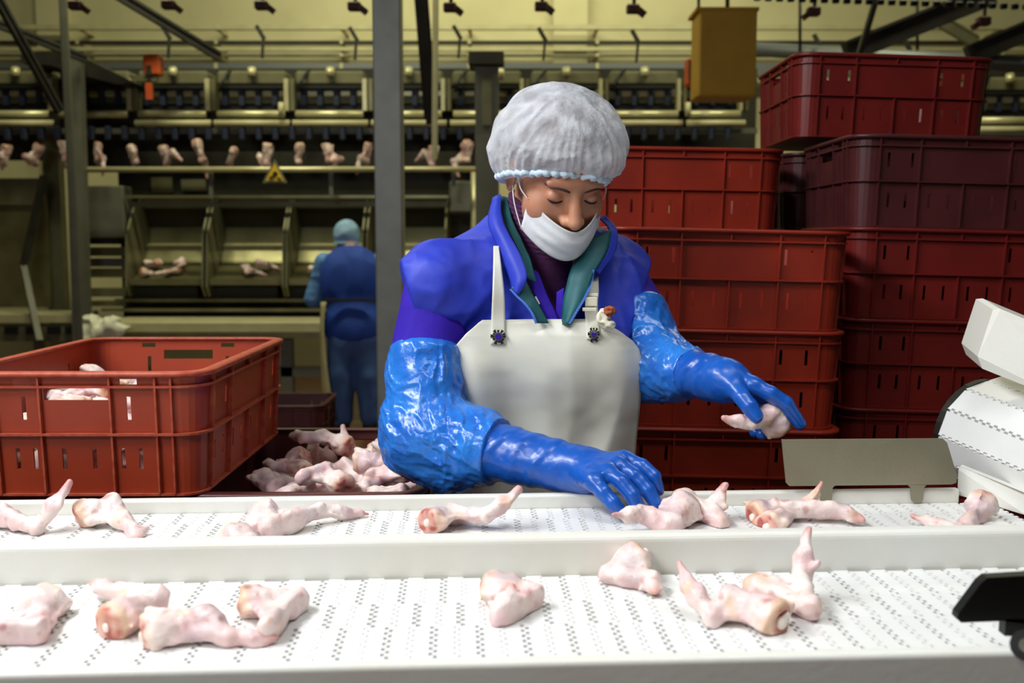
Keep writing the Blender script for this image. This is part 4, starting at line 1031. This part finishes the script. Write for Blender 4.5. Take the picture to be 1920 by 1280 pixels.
beam('dark chain guide hanging beside the grey column', 788, -20, 7.0, 808, 232, 7.3, .06, .06)
beam('slim pale pole beside the dark chain guide', 817, -20, 6.9, 815, 300, 6.9, .025, .025, 'cream', 'pole')
beam('slim pole crossing the frame post', 117, -20, 6.9, 150, 660, 6.9, .032, .032, 'grey_paint', 'pole')
# the yellow box on its hanger
yb = thing('hanging_box', 'mustard yellow sheet box hanging above the red crates', 'box', P(1364, 180, 5.6)); pb('panel', 1309, 16, 1421, 181, 5.6, .25, 'mustard', yb, .01); pt('hanger', [(1364, 18, 5.7), (1364, -60, 5.7)], .012, 'steel_dark', yb)
pb('rim', 1306, 13, 1424, 19, 5.59, .27, 'mustard', yb)
ob = thing('orange_box', 'small orange box half hidden behind the mustard box', 'box', P(1300, 160, 6.6)); pb('case', 1288, 108, 1330, 160, 6.6, .12, 'orange', ob, .01)
MB().pbox(1292, 112, 1306, 150, 6.59, .01).build('cover', M['brown'], ob); pt('hanger', [(1310, 109, 6.66), (1310, -420, 6.66)], .010, 'steel_dark', ob)
# trolleys of the overhead chain
def trolley(u, v, Y, flip=1):
    o = P(u, v, Y); t_ = thing('chain_trolley', '', 'trolley', o, 'trolleys of the overhead chain'); s = Y/1867
    MB().box(o + np.array((-14*s, 0, -10*s)), o + np.array((10*s, .06, 6*s)), .008).build('block', M['brown'], t_)
    MB().bar(o + np.array((6*s*flip, .03, -2*s)), o + np.array((20*s*flip, .03, -13*s)), .05, .035).build('hook', M['brown'], t_)
    MB().tube([o + np.array((0, .03, 6*s)), o + np.array((0, .03, 70*s))], .012, 6).build('stem', M['steel_dark'], t_); return t_
for u, v in ((140, 6), (315, 5), (490, 6), (665, 8), (845, 10), (1017, 8), (1190, 13), (1530, 18), (1850, 36)):
    trolley(u, v, 6.2, -1 if u > 1500 else 1)['label'] = 'brown trolley hanging from the overhead chain against the pale wall'
def guide_finger(u, v, Y):
    o = P(u, v, Y); t_ = thing('guide_finger', 'dark slanted finger below the overhead chain', 'hook', o, 'guide fingers under the overhead chain'); s = Y/1867
    MB().bar(o + np.array((-5*s, .02, 14*s)), o + np.array((9*s, .02, -10*s)), .025, .03).build('finger', M['steel_dark'], t_); MB().bar(o + np.array((7*s, .02, -8*s)), o + np.array((4*s, .02, -44*s)), .02, .02).build('shank', M['steel_dark'], t_)
for u, v in ((308, 62), (485, 62), (660, 65), (855, 62), (1015, 66), (1190, 70), (1532, 78), (1700, 84)): guide_finger(u, v, 7.9)
ch = thing('overhead_chain', 'black chain of the overhead line above the single red crate', 'chain', P(1690, 4, 6.2))
for k in range(26):
    u = 1420 + k*21; o = P(u, -4 + k*.7, 6.2); MB().box(o - np.array((.022, .012, .018)), o + np.array((.022, .012, .018)), .006).build('link', M['black'], ch)
# ---------------------------------------------------------------- the cutting line: modules with rods, carriers and hung pieces
YM = 8.0
line = thing('cutting_line', 'long steel cutting line of repeated modules hung with poultry pieces', 'machine', (0, YM + .3, 0))
pb('back_panel', -60, 128, 1420, 300, YM + .55, .05, 'panel_dark', line); pb('back_panel', 1800, 128, 1990, 300, YM + .55, .05, 'panel_dark', line)
edges = [-45, 103, 250, 398, 545, 692, 840, 988, 1135, 1283, 1820, 1968]
for i, u in enumerate(edges):
    if 1290 > u > 1280: e1 = 1400
    else: e1 = u + 148
    dz = 12 if u > 1700 else 0
    pb('cover', u + 8, 132 + dz, e1 - 10, 160 + dz, YM + .12, .30, 'panel', line, .02)
    pt('knob', [((u + e1)/2, 128 + dz, YM + .1), ((u + e1)/2, 142 + dz, YM + .08)], .034, 'rod', line)
    pb('gap_strip', u + 6, 160 + dz, e1 - 8, 165 + dz, YM + .10, .04, 'black', line)  # black strip filling the gap below the cover
    for du in (-9, 2): pb('bracket', e1 + du - 4, 147 + dz, e1 + du + 3, 207 + dz, YM, .10, 'rod' if du < 0 else 'bin', line)
    pt('guide_arm', [(u + 14, 172 + dz, YM + .05), (u + 20, 150 + dz, YM + .05), (u + 36, 130 + dz, YM + .15)], .014, 'black', line)
    for k in range(4):
        if u + 30 + k*31 + 22 < e1:
            pb('pusher', u + 30 + k*31, 169 + dz, u + 51 + k*31, 181 + dz, YM + .16, .08, 'rod', line, .01); pb('pusher_foot', u + 31 + k*31, 183 + dz, u + 50 + k*31, 193 + dz, YM + .18, .06, 'panel', line)
            pb('carrier', u + 19 + k*31, 166 + dz, u + 28 + k*31, 197 + dz, YM + .14, .06, 'blue_dark', line)
    pb('lower_beam', u + 4, 196 + dz, e1 - 6, 206 + dz, YM + .2, .08, 'black', line)
    pt('guide_rod', [(u + 10, 214 + dz, YM), (e1 - 12, 214 + dz, YM)], .030, 'rod', line)
    if not 100 < u < 200: pt('guide_rod', [(u + 4, 231 + dz, YM - .05), (e1 - 3, 231 + dz, YM - .05)], .026, 'cream', line)
pb('chain_track', -60, 240, 1420, 250, YM, .06, 'grey_paint', line); pb('chain_track', 1800, 250, 1990, 262, YM, .06, 'grey_paint', line)
for k in range(46):
    u = -20 + k*31.5
    if u > 1390: break
    pb('roller', u - 5, 236, u + 5, 262, YM - .06, .05, 'blue_dark', line, .008)
pb('dark_backing', 160, 284, 905, 312, YM + .30, .05, 'panel_dark', line)  # dark sheet standing for the dark background behind the hung pieces
pt('hand_rail', [(135, 318, YM - .25), (905, 317, YM - .25)], .022, 'rod', line)
for u in (150, 395, 620, 850): pbar('rail_post', u, 318, u + 2, 372, YM - .2, YM - .2, .03, 'grey_paint', line)
for u, m in ((527, 'rod'), (1290, 'rod')): pt('highlight_tube', [(u, 192, YM - .1), (u, 218, YM - .1)], .022, 'cream', line)  # pale solid tubes stand in for two bright highlights on the line
# hung pieces
for k in range(30):
    u = 2 + k*62; rg = random.Random(k)
    if 705 < u < 755 or 900 < u < 1395 or u > 1900 or 1395 <= u < 1815: continue
    A = P(u + rg.uniform(-4, 4), 262, YM - .04); 
    o = bpy.data.objects.new('poultry_piece', _dark[k % 8]); COL.objects.link(o); s_ = rg.uniform(1.6, 2.0); o.scale = (s_*1.25, s_, s_)
    o.location = tuple(A - np.array((0, 0, .115))); o.rotation_euler = (rg.uniform(-.4, .4), 1.45 + rg.uniform(-.3, .3), rg.uniform(0, 6)); tag(o, 'pink poultry piece hanging from the rollers of the cutting line', 'poultry piece', 'pieces hung on the cutting line')
# warning sign
sg = thing('warning_sign', 'yellow triangular warning sign on the hand rail', 'sign', P(515, 342, YM - .31))
MB().prism([P(492, 343, YM - .30), P(538, 343, YM - .30), P(515, 298, YM - .30)], (0, .012, 0)).build('border', M['panel'], sg)
MB().prism([P(498, 339, YM - .306), P(532, 339, YM - .306), P(515, 306, YM - .306)], (0, .006, 0)).build('face', M['sign'], sg)
# the symbol: a dark wheel drawing in a hand, seen blurred
MB().tube([P(516, 326, YM - .312), P(516, 326, YM - .306)], .020, 10).build('symbol', M['black'], sg)
MB().bar(P(505, 335, YM - .311), P(515, 328, YM - .311), .010, .016).build('symbol', M['black'], sg); MB().bar(P(520, 333, YM - .311), P(527, 336, YM - .311), .010, .012).build('symbol', M['black'], sg)
# collecting bins
def bin_(u, w_, lab, n):
    t_ = thing('collecting_bin', lab, 'bin', P(u + w_/2, 556, YM - .1), 'bins under the cutting line')
    XA, XB = P(u + 8, 450, 8.0)[0], P(u + w_ - 1, 450, 8.0)[0]
    prof = [(372, 8.30), (390, 8.34), (426, 8.45), (456, 8.42), (460, 8.36), (470, 8.36), (492, 8.30), (524, 8.02), (534, 7.94)]
    mats_ = ['panel', 'panel_dark', 'bin', 'rod', 'bin', 'bin', 'bin', 'bin']  # lit middle plate, bright ledge and darker upper plate put into the colours
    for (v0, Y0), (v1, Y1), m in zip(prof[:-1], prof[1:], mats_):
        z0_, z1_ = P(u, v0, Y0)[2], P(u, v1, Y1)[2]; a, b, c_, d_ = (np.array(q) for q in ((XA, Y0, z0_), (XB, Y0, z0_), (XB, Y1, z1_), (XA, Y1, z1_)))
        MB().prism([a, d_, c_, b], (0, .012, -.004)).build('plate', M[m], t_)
    pb('lip', u + 8, 522, u + w_ - 6, 534, 7.93, .02, 'bin', t_)
    for x in (u, u + w_ - 4):
        q = [P(x + 10, 366, 8.36), P(x + 4, 390, 8.12), P(x - 6, 440, 7.95), P(x + 4, 538, 7.90), P(x + 14, 556, 7.98), P(x + 14, 556, 8.40), P(x + 10, 400, 8.50)]
        X = P(x + 4, 450, 8.0)[0]; MB().prism([np.array((X, p[1], p[2])) for p in q], (.014, 0, 0)).build('side_plate', M['panel'], t_)
    pb('underside', u + 12, 536, u + w_ - 12, 560, 8.05, .25, 'panel_dark', t_); return t_
bin_(236, 146, 'steel bin with several pink pieces in it, nearest the frame post', 1); bin_(386, 146, 'steel bin with a single pink clump, between two bins', 2)
bin_(534, 146, 'steel bin right behind the far worker', 3); bin_(684, 150, 'steel bin half hidden by the grey column', 4)
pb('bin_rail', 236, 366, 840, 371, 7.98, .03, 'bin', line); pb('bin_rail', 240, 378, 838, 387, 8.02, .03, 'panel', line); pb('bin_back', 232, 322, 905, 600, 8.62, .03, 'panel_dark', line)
pb('light_patch', 284, 332, 322, 362, 8.55, .03, 'bin', line); pb('light_patch', 340, 336, 385, 358, 8.55, .03, 'panel', line)
pb('gearbox', 842, 338, 886, 400, 8.0, .3, 'grey_paint', line, .02); pt('down_pipe', [(890, 320, 7.9), (890, 600, 7.9)], .03, 'rod', line)
def tray_z(y): return np.interp(y, [7.94, 8.02, 8.30, 8.36, 8.42], [P(400, v, Y)[2] for v, Y in ((534, 7.94), (524, 8.02), (492, 8.30), (470, 8.36), (456, 8.42))])
laid = []                                    # pieces already lying in the bins, as points
for u, Y, s_, k, lab in ((271, 8.06, 1.5, 1, 1), (320, 8.06, 1.6, 3, 1), (288, 8.16, 1.5, 2, 1), (340, 8.17, 1.35, 4, 1), (468, 8.06, 1.8, 5, 2), (498, 8.15, 1.5, 6, 2), (590, 8.08, 1.5, 0, 3)):
    E = mathutils.Euler((.25*math.sin(k), .2, k)); Vr = (_vv[k]*s_) @ np.array(E.to_matrix()).T; x = P(u, 500, Y)[0]
    y = max(Y, 7.965 - Vr[:, 1].min()); z = np.percentile(tray_z(Vr[:, 1] + y) - Vr[:, 2], 99)
    I = np.round((Vr[:, :2] + (x, y))/.008).astype(int)
    for Q in laid:                           # rest on what lies below
        top = {}
        for q in Q: top[(round(q[0]/.008), round(q[1]/.008))] = max(top.get((round(q[0]/.008), round(q[1]/.008)), -9), q[2])
        need = [top[t_] - Vr[m_, 2] for m_, t_ in enumerate(map(tuple, I)) if t_ in top]
        if need: z = max(z, np.percentile(need, 97))
    laid.append(Vr + (x, y, z)); o = bpy.data.objects.new('poultry_piece', _var[k]); COL.objects.link(o); o.location = (x, y, z); o.scale = (s_,)*3; o.rotation_euler = E
    tag(o, 'pink poultry piece lying in a steel bin under the cutting line', 'poultry piece', 'pieces in the bins')
# frame at the left
for (ut, vt, ub, vb, w_, nm, m) in ((139, 105, 160, 800, 28, 'frame_post', 'grey_paint'), (92, 130, 122, 800, 30, 'rear_post', 'panel')):
    a, b = P(ut, vt, 7.7 if m != 'panel' else 8.4), P(ub, vb, 7.7 if m != 'panel' else 8.4); MB().bar(a, np.array((b[0], b[1], 0.)), w_*a[1]/1867, .1, (0, 1, 0)).build(nm, M[m], line)
hd = MB().prism([P(38, 104, 7.8), P(60, 98, 7.8), P(140, 100, 7.8), P(250, 154, 7.8), P(222, 158, 7.8), P(150, 140, 7.8), P(95, 122, 7.8), P(40, 118, 7.8)], (0, .4, 0)).build('hood', M['steel_dark'], line)
ob2 = thing('orange_switch_box', 'orange switch box on the cutting line by the dark strut', 'box', P(282, 152, 7.7)); pb('case', 268, 101, 297, 140, 7.7, .12, 'orange', ob2, .012); pb('window', 274, 122, 283, 140, 7.69, .02, 'panel_dark', ob2); pb('strap', 273, 155, 284, 186, 7.72, .03, 'orange', ob2); pb('base', 252, 142, 292, 152, 7.72, .06, 'panel', ob2)
pn = thing('feed_hopper', 'greenish steel hopper side with a folding stay beside the frame posts', 'hopper', P(40, 580, 8.2)); pb('sheet', -40, 334, 84, 576, 8.25, .03, 'bin', pn); pb('upper_band', -40, 334, 80, 384, 8.22, .02, 'panel', pn)
pbar('stay', 82, 330, 44, 500, 8.1, 7.9, .045, 'steel_dark', pn); pbar('stay', 44, 500, 74, 640, 7.9, 7.50, .045, 'grey_paint', pn); pt('pin', [(73, 634, 7.50), (73, 634, 7.709)], .014, 'grey_paint', pn)
pb('grey_cover', 166, 348, 230, 446, 8.0, .2, 'grey_paint', line, .01); pb('slot', 168, 446, 222, 458, 8.05, .05, 'black', line)
for v0, v1, m in ((463, 480, 'bin'), (484, 500, 'blue_grey'), (503, 520, 'bin'), (540, 556, 'panel'), (564, 574, 'bin')): pb('cross_bar', 168, v0, 236, v1, 8.1, .08, m, line)
tb2 = thing('low_bench', 'low steel bench with dark slots below the steel hopper side', 'bench', P(60, 700, 7.9)*np.array((1, 1, 0))); a, b = P(-60, 606, 7.7), P(134, 590, 7.7); MB().box((a[0], 7.7, b[2] - .06), (b[0], 8.2, b[2])).build('top', M['cream'], tb2)
for u, w_ in ((8, 24), (48, 20), (88, 24), (122, 11)): pb('slot', u, 612, u + w_, 626, 7.69, .02, 'black', tb2)
pb('apron_panel', -60, 607, 134, 640, 7.71, .04, 'panel', tb2)
for u in (-30, 70, 130): a = P(u, 640, 7.8); MB().box((a[0] - .03, 7.8, 0), (a[0] + .03, 7.86, a[2])).build('leg', M['grey_paint'], tb2)
# the white bench below the bins
tb = thing('white_bench', 'long white work bench below the bins', 'bench', P(400, 700, 7.75)*np.array((1, 1, 0))); a, b = P(192, 630, 7.55), P(760, 603, 7.55)
MB().box((a[0], 7.55, b[2] - .10), (b[0], 8.1, b[2] - .0), .01).build('top', M['cream'], tb); pb('edge', 192, 622, 760, 634, 7.53, .02, 'bin', tb)
for u in (215, 536, 745): a = P(u, 640, 7.6); MB().box((a[0] - .045, 7.6, 0), (a[0] + .045, 7.68, b[2] - .1)).build('leg', M['grey_paint'], tb)
pb('cross_rail', 215, 688, 745, 706, 7.6, .06, 'grey_paint', tb); pb('upper_rail', 215, 560, 690, 566, 8.0, .04, 'bin', line); pb('upper_rail', 190, 578, 690, 584, 8.0, .04, 'panel', line)
bag = P(172, 640, 7.4); M['bag'] = mat('bag', (226, 226, 206), .4, bump=.6, bscale=40)
bg = thing('plastic_bag', 'crumpled white plastic bag at the end of the white bench', 'bag', bag)
sdf_mesh('film', lambda p: smin(ell(p, bag + (0, 0, .06), (.10, .07, .12)), ell(p, bag + (.14, .02, .10), (.12, .06, .07)), .04) - .03*ridge(p, 14, 3), bag + (-.2, -.16, -.12), bag + (.36, .2, .28), .012, M['bag'], bg)
MB().box(tuple(bag + (-.12, -.05, -.10)), tuple(bag + (.25, .20, -.06))).build('tray', M['grey_paint'], bg); MB().box((bag[0] + .02, bag[1] + .02, 0), (bag[0] + .10, bag[1] + .10, bag[2] - .10)).build('stand', M['grey_paint'], bg)
# ---------------------------------------------------------------- the far worker, seen from behind
M['far_vest'] = mat('far_vest', (30, 74, 176), .75, rgb2=(22, 58, 150), nscale=8, bump=.3, bscale=20); M['far_sleeve'] = mat('far_sleeve', (92, 140, 200), .6, bump=.4, bscale=30)
M['far_trouser'] = mat('far_trouser', (70, 104, 160), .8, rgb2=(56, 86, 140), nscale=8, bump=.4, bscale=18); M['far_cap'] = mat('far_cap', (140, 176, 210), .7, bump=.5, bscale=40)
W0 = P(660, 600, 7.15); wx, wy = W0[0], 7.15
zz = lambda v: P(660, v, 7.15)[2]
Wn = np.array((wx - .02, wy + .05, zz(468))); Wp = np.array((wx + .02, wy, zz(640)))
Hd = np.array((wx - .045, wy + .10, zz(445)))
wj = dict(ls=np.array((wx - .20, wy + .04, zz(492))), rs=np.array((wx + .20, wy + .04, zz(492))), le=np.array((wx - .285, wy + .06, zz(560))), re=np.array((wx + .285, wy + .06, zz(560))), lw=np.array((wx - .20, wy + .28, zz(566))), rw=np.array((wx + .20, wy + .28, zz(566))))
def fw(p, o=0):
    d = ell(p, Hd, (.078 + o, .092 + o, .110 + o)); d = smin(d, cone(p, Hd, Wn, .05, .06), .03)
    t_ = ell(p, (wx, wy + .02, zz(525)), (.19 + o, .125 + o, .24 + o)); t_ = smin(t_, ell(p, (wx + .015, wy, zz(610)), (.185 + o, .14 + o, .20 + o)), .06); d = smin(d, t_, .05)
    for a, b, c_ in (('ls', 'le', 'lw'), ('rs', 're', 'rw')): d = smin(d, smin(cone(p, wj[a], wj[b], .062 + o, .05 + o), cone(p, wj[b], wj[c_], .05 + o, .034 + o), .02), .04)
    for s in (-1, 1):
        h = Wp + (s*.09, 0, -.02); k = np.array((wx + .015 + s*.10, wy - .01, .44)); a = np.array((wx + .015 + s*.11, wy + .02, .09)); d = smin(d, smin(cone(p, h, k, .09 + o, .065 + o), cone(p, k, a, .065 + o, .045), .03), .03); d = smin(d, cone(p, a + (0, 0, -.04), a + (0, .14, -.05), .045, .036), .02)
    for s, w_ in ((-1, 'lw'), (1, 'rw')):
        for j in range(5): d = smin(d, cone(p, wj[w_], wj[w_] + np.array((-s*(.02 + .012*j) , .07 - .012*abs(j - 2), -.02 - .004*j)), .024, .010), .008)
    return d
lo, hi = np.array((wx - .40, wy - .25, 0)), np.array((wx + .40, wy + .45, zz(405)))
per2 = sdf_mesh('person', lambda p: fw(p), lo, hi, .012, M['skin'], None, (wx, wy, .003)); tag(per2, 'far worker in blue seen from behind, at the white bench', 'person')
sdf_mesh('vest', lambda p: np.maximum(np.maximum(np.maximum(smin(ell(p, (wx, wy + .02, zz(525)), (.235, .14, .25)), ell(p, (wx + .015, wy, zz(610)), (.215, .155, .20)), .08), ell(p, (wx, wy, zz(560)), (.262, .3, .52))) - .008*ridge(p*np.array((1, 1, .4)), 9, 3), p[:, 2] - zz(458)), zz(636) - p[:, 2]) , lo, hi, .010, M['far_vest'], per2)
for a, b, c_ in (('ls', 'le', 'lw'), ('rs', 're', 'rw')):
    sdf_mesh('sleeve', lambda p: smin(cone(p, wj[a], wj[b], .066, .060), cone(p, wj[b], wj[b] + (wj[c_] - wj[b])*.8, .060, .05), .03) - .006*ridge(p, 18, 4), *lo_hi(wj[a], wj[b], wj[c_], m=.11), .011, M['far_sleeve'], per2)
def ftr(p):
    d = None
    for s in (-1, 1):
        h = Wp + (s*.085, 0, .0); k = np.array((wx + .015 + s*.10, wy - .01, .44)); a = np.array((wx + .015 + s*.11, wy + .02, .13)); c_ = smin(cone(p, h, k, .115, .095), cone(p, k, a, .095, .085), .03); d = c_ if d is None else smin(d, c_, .02)
    return np.maximum(smin(d, ell(p, Wp + (0, 0, .02), (.18, .13, .14)), .04) - .010*ridge(p*np.array((1, 1, .6)), 9, 5), p[:, 2] - zz(606))
sdf_mesh('trousers', ftr, lo, hi, .011, M['far_trouser'], per2)
for s in (-1, 1):
    a = np.array((wx + .015 + s*.11, wy + .02, .09)); sdf_mesh('boot', lambda p: np.maximum(smin(cone(p, a + (0, 0, .12), a + (0, 0, -.03), .07, .06), cone(p, a + (0, 0, -.04), a + (0, .15, -.05), .055, .045), .03), .002 - p[:, 2]), a + (-.11, -.12, -.10), a + (.11, .26, .22), .010, M['boot'], per2)
sdf_mesh('cap', lambda p: np.maximum(ell(p, Hd + (0, 0, .02), (.092, .105, .108)) - .005*ridge(p, 20, 2), -(p[:, 2] - Hd[2] + .045)), Hd - .16, Hd + .17, .008, M['far_cap'], per2)
MB().tube([Hd + np.array((.088*math.cos(a), .10*math.sin(a), -.04)) for a in np.linspace(0, 2*math.pi, 25)], .009, 6, False).build('cap_band', M['far_cap'], per2, True)
sdf_mesh('collar', lambda p: np.maximum(cone(p, Wn + (0, 0, -.06), Hd + (.01, -.01, -.03), .095, .082) - .003*noise(p, 30, 2), p[:, 2] - Hd[2] + .055), Wn - .16, Wn + .18, .009, M['far_vest'], per2)
MB().bar(P(606, 562, 7.0), P(712, 562, 7.0), .03, .018).build('apron_tie', M['panel_dark'], per2)
V, F = sheet([[P(601, 566, 7.12), P(606, 566, 7.04), P(611, 566, 7.02)], [P(600, 620, 7.10), P(604, 620, 7.02), P(606, 620, 7.0)], [P(602, 700, 7.10), P(608, 700, 7.0), P(614, 700, 6.98)], [P(606, 782, 7.10), P(616, 784, 7.0), P(628, 784, 6.98)]], .006, 4, 5); mesh_obj('apron', V, F, M['cream'], per2)
